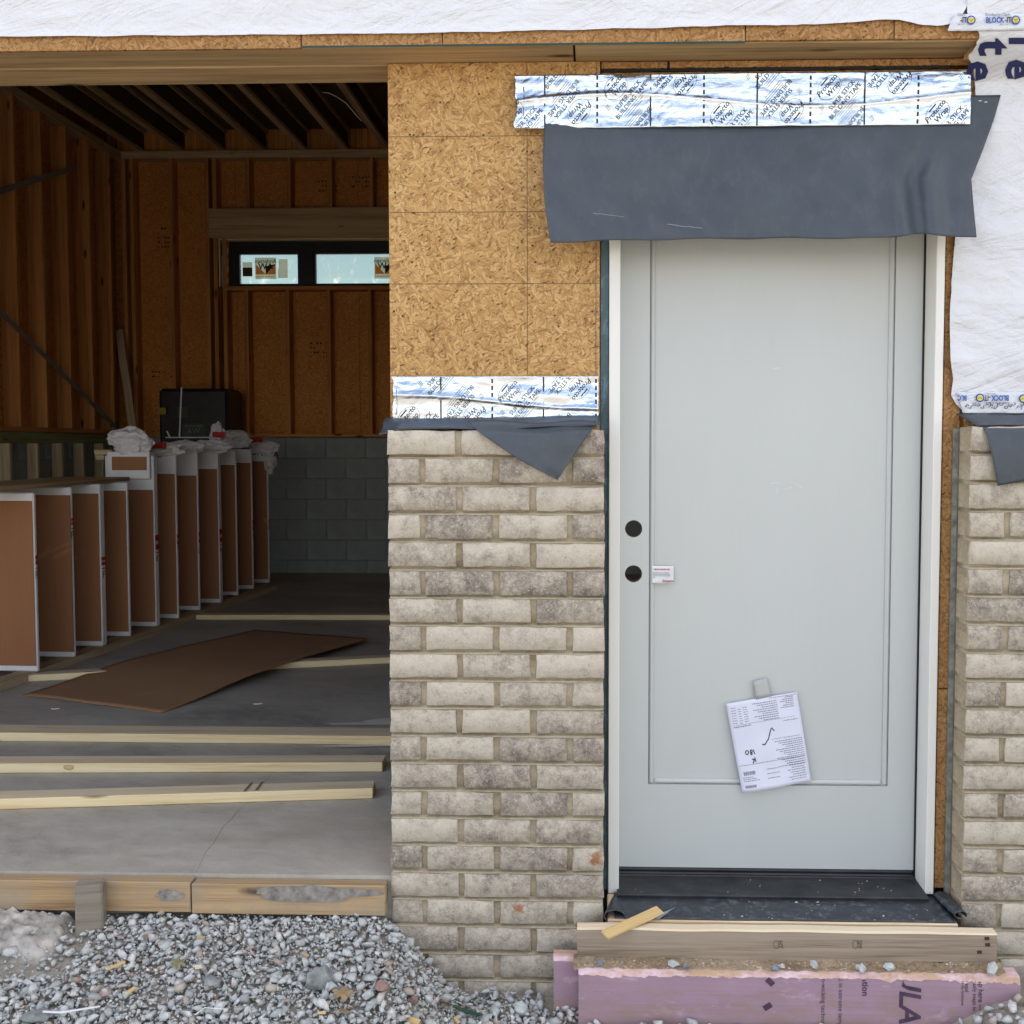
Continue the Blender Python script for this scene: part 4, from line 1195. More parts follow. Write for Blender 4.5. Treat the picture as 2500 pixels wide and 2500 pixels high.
def quad(u, v):
    a = at(lerp(2402, 2434, v), lerp(1041, 1186, v), 2.938); b = at(2760, lerp(1041, 1122, v), 2.938)
    p = a.lerp(b, u); p.y = 2.956 - .019 * sstep(0, .1, v) - .008 * math.sin(v * 2.6) * (1 + .3 * math.cos(u * 5))
    return p
sheet('hanging_flap', quad, 50, 24, M['flap'], rm, thick=.002)

# ------------------------------------------------------------------ door
dr = thing('entry_door', ((XD0 + XD1) / 2, YD, ZD0), 'pale grey primed entry door with one tall panel and two bore holes', 'door', kind='thing')
ZD1 = ZD0 + DH
PXL, PXR = at(1584, 1500, YD).x, at(2174, 1500, YD).x
PZB, PZT = at(1850, 1917, YD).z, ZD1 - .075
def door_leaf():
    mb = MB(); T = .044
    xa, xb = XD0 - .012, PXL
    holes = [at(1547, 1291, YD), at(1547, 1401, YD)]; r = .0265; hw = min(xb - holes[0].x, holes[0].x - xa)
    hx = holes[0].x
    zc = sorted(h.z for h in holes)
    mb.add([], [])
    def q(x0, x1, z0, z1):
        for y, rev in ((YD, False), (YD + T, True)):
            f = (0, 1, 2, 3); mb.add([(x0, y, z0), (x1, y, z0), (x1, y, z1), (x0, y, z1)], [tuple(reversed(f)) if rev else f], 0)
    hw = .03
    zz = [ZD0] + [v for c in zc for v in (c - hw, c + hw)] + [ZD1]
    q(xa, hx - hw, ZD0, ZD1); q(hx + hw, xb, ZD0, ZD1)
    for k in range(0, len(zz), 2): q(hx - hw, hx + hw, zz[k], zz[k + 1])
    n = 40
    for c in zc:
        cir = [(hx + r * math.cos(2 * math.pi * k / n), c + r * math.sin(2 * math.pi * k / n)) for k in range(n)]
        sq = []
        for k in range(n):
            a = 2 * math.pi * k / n; m = max(abs(math.cos(a)), abs(math.sin(a))); sq.append((hx + hw * math.cos(a) / m, c + hw * math.sin(a) / m))
        for y, rev in ((YD, False), (YD + T, True)):
            V = [(x, y, z) for x, z in sq] + [(x, y, z) for x, z in cir]
            F = [(k, (k + 1) % n, n + (k + 1) % n, n + k) for k in range(n)]
            mb.add(V, [tuple(reversed(f)) if rev else f for f in F], 0)
        mb.add([(x, YD, z) for x, z in cir] + [(x, YD + T, z) for x, z in cir], [(k, (k + 1) % n, n + (k + 1) % n, n + k) for k in range(n)], 1)
    mb.box(PXR, XD1 + .012, YD, YD + T, ZD0, ZD1); mb.box(xb, PXR, YD, YD + T, ZD0, PZB); mb.box(xb, PXR, YD, YD + T, PZT, ZD1)
    return mb
lf = door_leaf().build('door_leaf', [M['door'], M['bore']], dr)
sb = MB(); sb.box(PXL - .004, PXR + .004, YD + .0105, YD + .03, PZB - .004, PZT + .004); sb.build('panel', M['door'], lf)
for A, B in (((PXL, PZB), (PXL, PZT)), ((PXR, PZB), (PXR, PZT)), ((PXL, PZB), (PXR, PZB)), ((PXL, PZT), (PXR, PZT))):
    mb = MB()
    if A[0] == B[0]:
        s = 1 if A[0] == PXL else -1; x0, x1 = sorted((A[0] + s * .0015, A[0] + s * .0165)); mb.cbox(x0, x1, YD + .0005, YD + .014, PZB + .0018, PZT - .0018, .0055)
    else:
        s = 1 if A[1] == PZB else -1; z0, z1 = sorted((A[1] + s * .0015, A[1] + s * .0165)); mb.cbox(PXL + .018, PXR - .018, YD + .0008, YD + .0142, z0, z1, .0055)
    mb.build('moulding', M['door'], lf)
P = Print()
for pts in (((1897, 1206), (1901, 1188)), ((1882, 1182), (1896, 1178), (1910, 1181)), ((1930, 1176), (1948, 1184), (1960, 1192)), ((1915, 1195), (1935, 1190)), ((1890, 900), (1905, 897))):
    P.line([(at(a, b, YD).x, at(a, b, YD).z) for a, b in pts], .0016)
P.build('scuff', lambda u, v: (u, YD + .0098, v), plain('door_scuff', (.68, .69, .68), .6), lf)
YJ = 3.056
zj = at(1500, 2181, YJ).z
mb = MB(); mb.cbox(at(1486, 1500, YJ).x, XD0, YJ, 3.21, zj, ZD1 + .04, .0018); mb.build('jamb', M['jamb'], dr)
mb = MB(); mb.cbox(XD1 + .004, at(2292, 1500, YJ).x, YJ + .0005, 3.21, at(2280, 2184, YJ).z, ZD1 + .04, .0018); mb.build('jamb', M['jamb'], dr)
mb = MB(); mb.cbox(XD0 + .001, XD1 + .003, YJ + .002, 3.21, ZD1 + .004, ZD1 + .039, .0018); mb.build('head_jamb', M['jamb'], dr)
mb = MB(); mb.box(XD1 - .001, XD1 + .0035, YD - .006, YD + .02, ZD0 - .02, ZD1); mb.build('gasket', M['gasket'], dr)
# sweep and sill
def extr(name, prof, x0, x1, mat, parent, ends=None):
    n = len(prof); V = [(x0 if ends is None else ends(p)[0], p[0], p[1]) for p in prof] + [(x1 if ends is None else ends(p)[1], p[0], p[1]) for p in prof]
    F = [(i, (i + 1) % n, n + (i + 1) % n, n + i) for i in range(n)] + [tuple(reversed(range(n))), tuple(range(n, 2 * n))]
    me = new_mesh(name, V, F, mat); bm = bmesh.new(); bm.from_mesh(me); bmesh.ops.recalc_face_normals(bm, faces=bm.faces); bm.to_mesh(me); bm.free()
    return mobj(name, me, parent)
zs = lambda py, Y: at(1850, py, Y).z
extr('door_sweep', [(YD + .002, ZD0 + .001), (YD - .004, ZD0 - .001), (YD - .006, zs(2126, YD - .006)), (YD - .001, zs(2127, YD)), (YD - .001, zs(2131, YD)), (YD - .010, zs(2131, YD - .01)), (YD - .012, zs(2136, YD - .012)), (YD + .03, zs(2136, YD))], XD0 + .002, XD1 - .005, M['black'], dr)
zA, zB_ = zs(2141, 3.148), zs(2187, 3.022)
extr('sill', [(3.2, zA + .004), (3.150, zA + .004), (3.146, zA), (3.024, zB_), (3.020, zB_ - .003), (3.022, zs(2196, 3.022)), (3.03, zB_ - .03), (3.2, zB_ - .03)], 0, 0, M['sill'], dr,
     ends=lambda p: (XD0 - .004, XD1 + .002) if p[0] > 3.06 else (at(1507, 2180, 3.03).x, at(2266, 2183, 3.03).x))
# sticker on the door edge
st_ = [at(1591, 1382, YD - .004), at(1645, 1425, YD - .004)]
pr = sheet('sticker', lambda u, v: Vector((lerp(st_[0].x, st_[1].x, u), YD - .0012 - .006 * max(0, (.35 - u)) * max(0, v - .6) * 4, lerp(st_[0].z, st_[1].z, v) + (.008 * max(0, .3 - u) if v > .9 else 0))), 12, 10, M['white'], dr, thick=.0003)
pr['label'] = 'small white paper sticker with red lettering beside the lower bore hole'
P = Print(); W, H = st_[1].x - st_[0].x, st_[0].z - st_[1].z
P.text('Simpson', .0105, .74 * W, -.85 * H, 0, 0, .02, 0)
def dashes(P, u0, u1, v, h, mi, seed):
    r = random.Random(seed); u = u0
    while u < u1:
        w = r.uniform(.0015, .005); P.rect(u, min(u + w, u1), v, v + h, mi); u += w + .0012
dashes(P, .1 * W, .82 * W, -.22 * H, .0035, 0, 1)
for k, e in enumerate((.8, .85, .86, .15)): dashes(P, .04 * W, e * W, (-.40 - .085 * k) * H, .0016, 1, 5 + k)
P.build('sticker_print', lambda u, v: (st_[0].x + u, YD - .0042, st_[0].z + v), [M['ink_red'], M['ink_grey']], pr)

# paper taped to the door
pc = [at(1772, 1718, YD - .003), at(1946, 1689, YD - .003), at(1981, 1908, YD - .012), at(1813, 1938, YD - .018)]
def onpaper(u, v, lift=0.0):
    p = pc[0].lerp(pc[1], u).lerp(pc[3].lerp(pc[2], u), v)
    p.y = YD - .0035 - .010 * v * v * (1 + .4 * math.sin(u * 5)) - .0025 * nz(u * 4, v * 4) - lift
    return p
pp = sheet('paper_sheet', onpaper, 20, 26, M['paper'], None, thick=.0003)
tag(pp, 'white printed delivery sheet taped upside down low on the door', 'paper')
P = Print()
def pd(u0, u1, v, h=.008, seed=0):
    r = random.Random(seed); u = u0
    while u < u1:
        w = r.uniform(.008, .03); P.rect(u, min(u + w, u1), v, v + h, 0); u += w + .008
for k in range(7): pd(.05, .12, .06 + .028 * k, .007, k); pd(.15, .19, .08 + .026 * k, .007, 20 + k); pd(.22, .28, .07 + .026 * k, .007, 40 + k)
for k in range(9): pd(.36 + .06 * (k % 3), .70, .05 + .024 * k, .008, 60 + k)
for k in range(6): pd(.82 - .04 * (k % 3), .93, .03 + .022 * k, .008, 80 + k)
pd(.05, .92, .255, .004, 99); pd(.05, .3, .27, .01, 98); pd(.60, .98, .015, .007, 97)
for k in range(13): pd(.58 + .05 * ((k * 5) % 4), .97, .50 + .023 * k, .008, 120 + k)
pd(.03, .97, .70, .006, 140); pd(.55, .95, .47, .006, 141)
for k in range(8): pd(.70 + .03 * (k % 3), .95, .755 + .026 * k, .008, 150 + k)
for k in range(3): pd(.05, .2 + .04 * k, .835 + .02 * k, .007, 170 + k); pd(.40, .58, .78 + .05 * k, .008, 180 + k)
pd(.75, .95, .285, .008, 190)
for (u0, u1, v0, v1) in ((.07, .23, .775, .815), (.06, .22, .925, .955)):
    u = u0; r = random.Random(int(v0 * 100))
    while u < u1: w = r.uniform(.003, .012); P.rect(u, u + w, v0, v1, 0); u += w + r.uniform(.003, .007)
hand = [[(.40, .505), (.435, .515), (.50, .46), (.555, .36), (.57, .345), (.60, .385)],
        [(.262, .545), (.274, .60)], [(.232 + .013 * math.cos(t), .560 + .013 * math.sin(t)) for t in (k * .5236 for k in range(13))], [(.226 + .011 * math.cos(t), .586 + .012 * math.sin(t)) for t in (k * .5236 for k in range(13))],
        [(.185, .575), (.195, .565), (.185, .55), (.16, .548), (.145, .565), (.155, .585), (.175, .59), (.185, .575)],
        [(.262, .63), (.272, .685)], [(.268, .66), (.222, .645)], [(.252, .655), (.228, .695)]]
for s in hand: P.line(s, .013, 1)
P.build('paper_print', lambda u, v: onpaper(u, v, .0008), [M['ink_grey'], M['ink']], pp)
tq = [at(1838, 1664, YD - .004), at(1874, 1655, YD - .004), at(1884, 1700, YD - .005), at(1846, 1708, YD - .005)]
sheet('clear_tape', lambda u, v: Vector((tq[0].lerp(tq[1], u).lerp(tq[3].lerp(tq[2], u), v).x, YD - .0008 - .0036 * v, tq[0].lerp(tq[1], u).lerp(tq[3].lerp(tq[2], u), v).z)), 4, 4, M['clear_tape'], pp, thick=.0002)

# ------------------------------------------------------------------ sill pan membrane, step board, foam
sp_ = thing('sill_pan_membrane', (.7, 2.95, zs(2240, 2.88)), 'black rubber sill membrane with curled ends under the door threshold', 'membrane')
zm0 = zm1 = zs(2196, 3.022) - .0005; YP = atz(1850, 2246, zm1).y
def pan(u, v):
    x = lerp(at(1500, 2220, 2.95).x, at(2318, 2220, 2.95).x, u); return Vector((x, lerp(3.19, YP + .004 * nz(x * 4), v), lerp(zm0, zm1, v) + .0015 * nz(x * 7, v * 3)))
sheet('sheet', pan, 60, 14, M['sill_pan'], sp_, thick=.002)
def curl(p0, p1, r0, r1, a0, a1, mir):
    def f(u, v):
        c = p0.lerp(p1, v); r = lerp(r0, r1, v); a = lerp(a0, a1, u)
        return Vector((c.x + mir * r * math.cos(a), c.y, c.z + r * .62 * math.sin(a)))
    return f
sheet('curled_end', curl(at(1500, 2238, YP), at(1506, 2190, 3.05), .030, .012, -1.1, 4.6, -1), 30, 10, M['sill_pan'], sp_, thick=.002)
sheet('curled_end', curl(at(2346, 2234, YP + .005), at(2296, 2186, 3.05), .017, .020, -.6, 5.0, 1), 30, 10, M['sill_pan'], sp_, thick=.002)
grit = MB(); r_ = random.Random(11)
for k in range(90):
    u, v = r_.random() ** .6, r_.random(); p = pan(u, .15 + .83 * v); s = r_.uniform(.0009, .0026) * (2 if k % 17 == 0 else 1)
    if p.y > 3.015: p = Vector((p.x, r_.uniform(3.03, 3.13), 0)); p.z = lerp(zB_, zA, (p.y - 3.024) / .122)
    V, F = shapes[k % 22]; grit.add([(p.x + q[0] * s, p.y + q[1] * s, p.z + .001 + q[2] * s) for q in V], [tuple(f) for f in F])
o = grit.build('grit', M['concrete_dust']); o['kind'] = 'stuff'; o['label'] = 'pale grit crumbs scattered on the black sill'; o['category'] = 'grit'

pl = MB(); pl.cbox(at(1484, 2250, 2.87).x, at(2345, 2250, 2.87).x, YP - .004, 3.06, zm1 - .05, zm1 - .003, .003)
tag(pl.build('sill_plate', M['sill_top']), 'pale wooden plate edge showing under the black sill membrane', 'board')
YSB = atz(1850, 2271, zm1 - .006).y
zb1 = zm1 - .006
sb_ = thing('step_board', (.7, 2.84, zb1 - .09), 'weathered grey-brown two-by-four on edge below the door sill', 'board')
xa, xb = at(1409, 2300, YSB).x, at(2434, 2300, YSB).x
mb = MB(); n = 60
prof = [(0, 0), (0, .084), (.004, .089), (.034, .089), (.038, .085), (.038, 0)]
for i in range(n + 1):
    x = lerp(xa, xb, i / n); w = .0018 * nz(x * 6) ; e = .004 if i in (0, n) else 0
    for (y, z) in prof:
        t = .012 * nz(x * 2.3, 5) + (.014 * sstep(.68, 1, i / n) * max(0, nz(x * 12) + .45) if z == 0 else 0)
        mb.v.append(Vector((x, YSB + y + w, zb1 - .089 + z + (t if z == 0 else w))))
k = len(prof)
for i in range(n):
    for j in range(k):
        a, b = i * k + j, i * k + (j + 1) % k
        mb.f.append((a, b, b + k, a + k)); mb.m.append(1 if j in (1, 2, 3) else 0)
mb.f.append(tuple(range(k))); mb.m.append(0); mb.f.append(tuple(reversed(range(n * k, n * k + k)))); mb.m.append(0)
o = mb.build('board', [M['sill_wood'], M['sill_top']], sb_)
bm = bmesh.new(); bm.from_mesh(o.data); bmesh.ops.recalc_face_normals(bm, faces=bm.faces); bm.to_mesh(o.data); bm.free()
P = Print()
for px, s in ((1905, 'HT'), (2098, 'SPF')):
    p = at(px, 2305, YSB); P.text(s, .018, p.x, p.z, -math.pi / 2, 0, .0); P.ellipse(p.x - .012, p.z, .007, .012, .0012)
P.build('grade_stamp', lambda u, v: (u, YSB - .0025, v), plain('stamp_ink', (.10, .085, .065), 0.8), sb_)
mb = MB()
for px, py in ((2410, 2292), (2412, 2307), (2392, 2325)):
    c = at(px, py, YSB - .003); mb.box(c.x - .006, c.x + .006, YSB - .003, YSB + .001, c.z - .004, c.z + .004)
mb.build('nail_hole', plain('rust', (.07, .035, .02), .9), sb_)
# shim lying across the sill and board
A, B = at(1466, 2297, 2.815), at(1612, 2228, 2.90); A.z = zb1 + .004; B.z = zm1 + .012
A = Vector((at(1476, 2290, 2.80).x, 2.795, zb1 + .0015)); B = Vector((at(1612, 2230, 2.91).x, 2.915, zm1 + .014))
mb = MB(); mb.cbox(0, (B - A).length, -.017, .017, -.0035, .0035, .0012)
tag(mb.build('wood_shim', M['shim'], None, frame_matrix(A, B, (0, -.3, 1))), 'thin yellow wood shim lying askew on the sill edge', 'shim')
mb = MB(); q0, q1 = at(1600, 2245, 2.88), at(1648, 2222, 2.93)
mb.add([(q0.x, 2.88, zm1 + .004), (q0.x + .012, 2.878, zm1 + .006), (q1.x, 2.93, zm1 + .016), (q0.x + .02, 2.90, zm1 + .012)], [(0, 1, 2, 3)])
o = mb.build('plastic_scrap', M['rock_blue']); tag(o, 'thin bluish scrap sticking out beside the yellow shim', 'scrap')
md = o.modifiers.new('thickness', 'SOLIDIFY'); md.thickness = .001

YF = 2.776; ZFm = zs(2376, YF)
def foam_board(name, x0, x1, yf, zt, th, zb, parent, seed, torn=1.0):
    n = int((x1 - x0) / .006) + 2; mb = MB()
    for i in range(n + 1):
        x = lerp(x0, x1, i / n); a = abs(fbm(x * 12, seed)) * .016 * torn + .004; b = .004 * nz(x * 40, seed)
        tn = torn * (1 + 1.2 * sstep(x1 - .25, x1, x))
        ring = [(yf, zb), (yf + .0004, zt - .006 - a * tn), (yf + .004 + a * .5, zt - .003 - a * .35 + b), (yf + .014 + b, zt - .002 * torn + b), (yf + th * .6, zt + b * .7), (yf + th, zt), (yf + th, zb)]
        mb.v += [Vector((x + (.004 * nz(z_ * 60, seed) if i in (0, n) else 0), y_, z_)) for y_, z_ in ring]
    k = 7
    for i in range(n):
        for j in range(k - 1):
            a = i * k + j; mb.f.append((a, a + 1, a + 1 + k, a + k)); mb.m.append(0 if j in (0, 5) else 1)
    mb.f.append(tuple(range(k))); mb.m.append(0); mb.f.append(tuple(reversed(range(n * k, n * k + k)))); mb.m.append(0)
    o = mb.build(name, [M['foam'], M['foam_torn']], parent)
    bm = bmesh.new(); bm.from_mesh(o.data); bmesh.ops.recalc_face_normals(bm, faces=bm.faces); bm.to_mesh(o.data); bm.free()
    return o
fo = foam_board('foam_board', FX0, FX1, YF, ZFm, .052, -.45, None, 1.0)
tag(fo, 'long pink foam insulation board with torn top edge and black print', 'foam board')
fo2 = foam_board('foam_board', at(1352, 2430, 2.85).x, at(1470, 2430, 2.85).x, 2.842, at(1380, 2340, 2.842).z, .05, -.45, None, 5.0, .25)
tag(fo2, 'short plain pink foam offcut behind the left end of the long foam board', 'foam board')
def fp(px, py): q = at(px, py, YF); return q.x, q.z
D = -math.pi / 2
for a in (('n-wicking technolo', .0185, 2010, 2450, 0, 0), ('e in extreme temp', .0180, 2052, 2447, 0, 0), ('lation', .0255, 2112, 2407, 0, .016), ('snap here \u2014', .0200, 2394, 2424, 0, .012),
          ('Easily snaps to small', .0150, 2379, 2446, 0, .006), ('fije aqu\u00ed', .0150, 2361, 2402, 0, .008), ('Se fija f\u00e1cilmente', .0105, 2350, 2425, 0, .004), ('ULA', .082, 2219, 2436, .18, .020)):
    P = Print(); P.text(a[0], a[1], *fp(a[2], a[3]), D, a[4], a[5])
    P.build('foam_print', lambda u, v: (u, YF - .0009, v), M['ink_purple'], fo, clip=lambda u, v: v < ZFm - .012)
P = Print()
for px, py, a in ((1880, 2397, -.75), (1874, 2457, .6)):
    c = fp(px, py); P.line([(c[0] - .012 * math.cos(a), c[1] - .012 * math.sin(a)), (c[0] + .012 * math.cos(a), c[1] + .012 * math.sin(a))], .016)
    P.build('foam_print', lambda u, v: (u, YF - .0009, v), M['ink_purple'], fo); P = Print()
# dirt and stones on the ledge between board and foam
def dirt(u, v):
    x = lerp(xa - .01, xb + .01, u); y = lerp(YF + .012, 2.86, v)
    z = ZFm + .001 + (.009 + .009 * fbm(x * 16, y * 30)) * sstep(.22, .75, v) * (.6 + .6 * nz(x * 3.1)) + .004 * nz(x * 70, y * 70) * sstep(.1, .4, v) - .006 * sstep(.15, 0, v)
    return Vector((x, y, z))
o = sheet('loose_dirt', dirt, 260, 16, M['dirt']); o['kind'] = 'stuff'; o['label'] = 'brown clay dirt on the ledge above the pink foam'; o['category'] = 'dirt'
cr = MB(); r_ = random.Random(4)
for k in range(300):
    p = dirt(r_.random(), r_.uniform(.1, .6)); s = r_.uniform(.0012, .0045); V, F = shapes[k % 22]
    cr.add([(p.x + q[0] * s, p.y + q[1] * s, p.z + .001 + q[2] * s) for q in V], [tuple(f) for f in F], (0, 0, 1, 0, 2)[k % 5])
o = cr.build('crumbs', [M['dirt'], M['concrete_dust'], M['foam_torn']]); o['kind'] = 'stuff'; o['label'] = 'small crumbs of dirt and foam on the ledge'; o['category'] = 'crumbs'
for k, (px, py, s, m, lab) in enumerate((
    (1463, 2338, .012, 'rock_blue', 'small blue-grey stone at the left end of the foam ledge'),
    (1645, 2338, .014, 'rock_pale', 'pale upright stone on the ledge under the board knot'),
    (1676, 2346, .014, 'rock_blue', 'dark blue stone beside the pale upright stone on the ledge'),
    (1892, 2357, .011, 'rock_blue', 'flat blue-grey chip mid ledge above the foam print'),
    (1910, 2338, .010, 'rock_pale', 'little pale stone touching the board mid ledge'),
    (1988, 2344, .015, 'rock_pale', 'round pale stone on the ledge left of the twin stones'),
    (2098, 2337, .011, 'rock_pale', 'upper of the twin pale stones on the foam ledge'),
    (2105, 2352, .015, 'rock_pale', 'lower of the twin pale stones on the foam ledge'),
    (2172, 2344, .014, 'rock_pale', 'long flat pale stone right of the twin stones'),
    (2424, 2350, .021, 'rock_pale', 'largest pale stone at the right end of the foam ledge'))):
    Y = 2.80 if py < 2345 else 2.788
    rock(px, py, Y, s, M[m], lab, 40 + k, z=ZFm + s * .62 + .003, cat='stone', name='stone', squash=(1.1, .8, .8))

# ------------------------------------------------------------------ garage: back wall, side wall, ceiling
def atx(px, py, X):
    d = ray(px, py); t = X / d.x
    return Vector((X, d.y * t, CAM_H + d.z * t))
bx = lambda px: at(px, 700, YBACK).x
bz = lambda py: at(700, py, YBACK).z
ZS = bz(1068)                                 # top of the block stem wall
def block_wall(label, origin, along, length, normal, face, zt, name='block_wall'):
    t = thing(name, origin, label, 'block wall', kind='thing')
    bw, bh, d = .397, .203, .19
    mb = MB(); mb.cbox(-bw / 2 + .005, bw / 2 - .005, -d / 2, d / 2, -bh / 2 + .005, bh / 2 - .005, .003)
    me = new_mesh('block', mb.v, mb.f, M['block'])
    a, nrm = Vector(along), Vector(normal); o = Vector(origin)
    rot = Matrix((a, nrm, Vector((0, 0, 1)))).transposed().to_4x4()
    k = 0; z = zt
    while z > 0.01:
        off = (k % 2) * bw / 2; s = -off
        while s < length:
            c = o + a * (s + bw / 2) + nrm * (d / 2 + .002 * nz(s * 3, z * 5)); c.z = z - bh / 2
            mobj('block', me, t, Matrix.Translation(c) @ rot); s += bw
        z -= bh; k += 1
    mb = MB(); L = length
    P = [o + a * 0 + nrm * .007, o + a * L + nrm * .007, o + a * L + nrm * (d + .01), o + nrm * (d + .01)]
    mb.add([(p.x, p.y, zz) for zz in (-.2, zt - .004) for p in P], [(0, 1, 5, 4), (1, 2, 6, 5), (2, 3, 7, 6), (3, 0, 4, 7), (4, 5, 6, 7)])
    mb.build('mortar', M['block_mortar'], t)
    return t
block_wall('dark grey painted block stem wall at the back of the garage', (XLEFT, YBACK + .004, 0), (1, 0, 0), XR - XLEFT, (0, 1, 0), 0, ZS)
block_wall('shadowy grey block stem wall along the garage left side', (XLEFT - .004, 4.2, 0), (0, 1, 0), YBACK - 4.2, (-1, 0, 0), 0, ZS)

bw = thing('back_wall', (-1, YBACK, ZS), 'dark framed back wall of studs and strand board with a high window', 'wall', kind='thing')
ZP = bz(384); ZHD0, ZHD1 = bz(581), bz(507); ZWB = bz(698)
WX0 = bx(535); WX1 = WX0 + 2.1
def vstud(x, z0, z1, parent=bw, mat='lumber_int', w=.14):
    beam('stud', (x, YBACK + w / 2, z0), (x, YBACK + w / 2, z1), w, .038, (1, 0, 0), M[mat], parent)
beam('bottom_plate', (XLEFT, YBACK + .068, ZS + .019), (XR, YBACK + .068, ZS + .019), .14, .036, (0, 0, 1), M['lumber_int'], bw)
beam('top_plate', (XLEFT, YBACK + .068, (ZP + ZC) / 2), (XR, YBACK + .068, (ZP + ZC) / 2), .142, ZC - ZP, (0, 0, 1), M['joist'], bw)
for px in (306, 325, 420, 508, 527): vstud(bx(px), ZS + .038, ZP)
x = bx(600)
while x < XR - .1:
    if x < WX1 - .05:
        vstud(x, ZS + .038, ZWB - .04); vstud(x + .03, ZHD1 + .001, ZP)
    else: vstud(x, ZS + .038, ZP)
    x += .4064
vstud(bx(549), ZS + .038, ZHD0); vstud(WX1 + .03, ZS + .038, ZHD0)
beam('window_header', (bx(512), YBACK + .03, (ZHD0 + ZHD1) / 2), (WX1 + .1, YBACK + .03, (ZHD0 + ZHD1) / 2), ZHD1 - ZHD0, .07, (0, -1, 0), M['joist'], bw)
beam('window_sill_plate', (bx(545), YBACK + .072, ZWB - .02), (WX1 + .05, YBACK + .072, ZWB - .02), .146, .038, (0, 0, 1), M['lumber_int'], bw)
YS = YBACK + .142; ZJ = bz(797)
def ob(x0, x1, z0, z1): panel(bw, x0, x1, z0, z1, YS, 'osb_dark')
x = XLEFT - .14
while x < XR:
    x2 = min(x + 1.22, XR)
    ob(x + .0015, x2 - .0015, ZS, min(ZJ, ZWB - .04) - .003)
    for (za, zb_, f) in ((ZJ + .003, ZC, 0),):
        if x2 <= WX0 or x >= WX1: ob(x + .0015, x2 - .0015, za, zb_)
        else:
            if x < WX0: ob(x + .0015, WX0, za, zb_)
            xx0, xx1 = max(x, WX0) + .0015, min(x2, WX1) - .0015
            ob(xx0, xx1, za, ZWB - .0395); ob(xx0, xx1, ZHD0 + .003, zb_)
            if x2 > WX1: ob(WX1 + .0015, x2 - .0015, za, zb_)
    x = x2
P = Print()
for (px, py, rows) in ((770, 445, 3), (860, 435, 3), (757, 840, 4), (385, 560, 5), (370, 910, 2)):
    c = at(px, py, YS)
    for k in range(rows):
        for j in range(7):
            if rng.random() < .7: P.rect(c.x + j * .032, c.x + j * .032 + rng.uniform(.008, .026), c.z - k * .045, c.z - k * .045 + .016)
P.build('panel_stamp', lambda u, v: (u, YS - .0012, v), plain('stamp', (.06, .03, .015), .9), bw)['kind'] = 'stuff'
ya_, yb_ = YS + .0125, YS + .1
for (a, b, c, e) in ((XLEFT - .3, XR + .3, ZHD0 - .012, 6.4), (XLEFT - .3, XR + .3, -.3, ZWB + .004), (XLEFT - .3, WX0 + .012, ZWB + .0041, ZHD0 - .0121), (WX1 - .012, XR + .3, ZWB + .0041, ZHD0 - .0121)):
    sb = MB(); sb.box(a, b, ya_, yb_, c, e); sb.build('outer_sheathing', M['osb_dark'], bw)  # unseen second layer added to stop light leaking through the panel joints

sw = thing('side_wall', (XLEFT, 7, ZS), 'dark left garage wall of deep studs receding to the back corner', 'wall', kind='thing')
ZPL = ZS + .05
beam('bottom_plate', (XLEFT - .07, 3.3, ZPL + .004), (XLEFT - .07, YBACK, ZPL + .004), .14, .038, (0, 0, 1), M['lumber_int'], sw)
beam('treated_plate', (XLEFT + .03, 3.3, ZS - .012), (XLEFT + .03, YBACK - .01, ZS - .012), .085, .04, (1, 0, 0), M['treated'], sw)
for k in (0, 1): beam('top_plate', (XLEFT - .07, 3.3, ZC - .02 - .04 * k), (XLEFT - .07, YBACK - .002, ZC - .02 - .04 * k), .14, .038, (0, 0, 1), M['joist'], sw)
y = YBACK - .24
while y > 3.4:
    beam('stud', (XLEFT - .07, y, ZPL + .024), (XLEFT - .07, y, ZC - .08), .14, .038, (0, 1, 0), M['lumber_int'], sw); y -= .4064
y = 3.2
while y < YBACK + .1:
    y2 = min(y + 1.22, YBACK + .14)
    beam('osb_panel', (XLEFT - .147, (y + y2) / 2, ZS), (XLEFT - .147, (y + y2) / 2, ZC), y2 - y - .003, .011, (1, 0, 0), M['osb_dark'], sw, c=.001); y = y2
for pa, pb in (((-40, 720), (292, 1052)), ((-40, 480), (185, 408))):
    A, B = atx(*pa, XLEFT + .004), atx(*pb, XLEFT + .004)
    beam('steel_brace', A, B, .045, .002, (1, 0, 0), M['strap'], sw, c=.0004)
for px in (14, 82, 142, 194, 243):
    p = atx(px, 1140, XLEFT + .055); beam('furring_stud', (XLEFT + .055, p.y, 0.0), (XLEFT + .055, p.y, ZS - .058), .089, .038, (0, 1, 0), M['lumber_pale'], sw)
sb = MB(); sb.box(XLEFT - .3, XLEFT - .206, 3.07, YBACK + .3, -.3, 6.4); sb.build('outer_sheathing', M['osb_dark'], sw)
pw_ = thing('partition_wall', (XR, 6, 0), 'strand board wall closing the house on the right, out of view', 'wall', kind='thing')
sb = MB(); sb.box(XR + .002, XR + .1, 3.09, YBACK + .3, -.3, 6.4); sb.build('sheathing', M['osb_dark'], pw_)

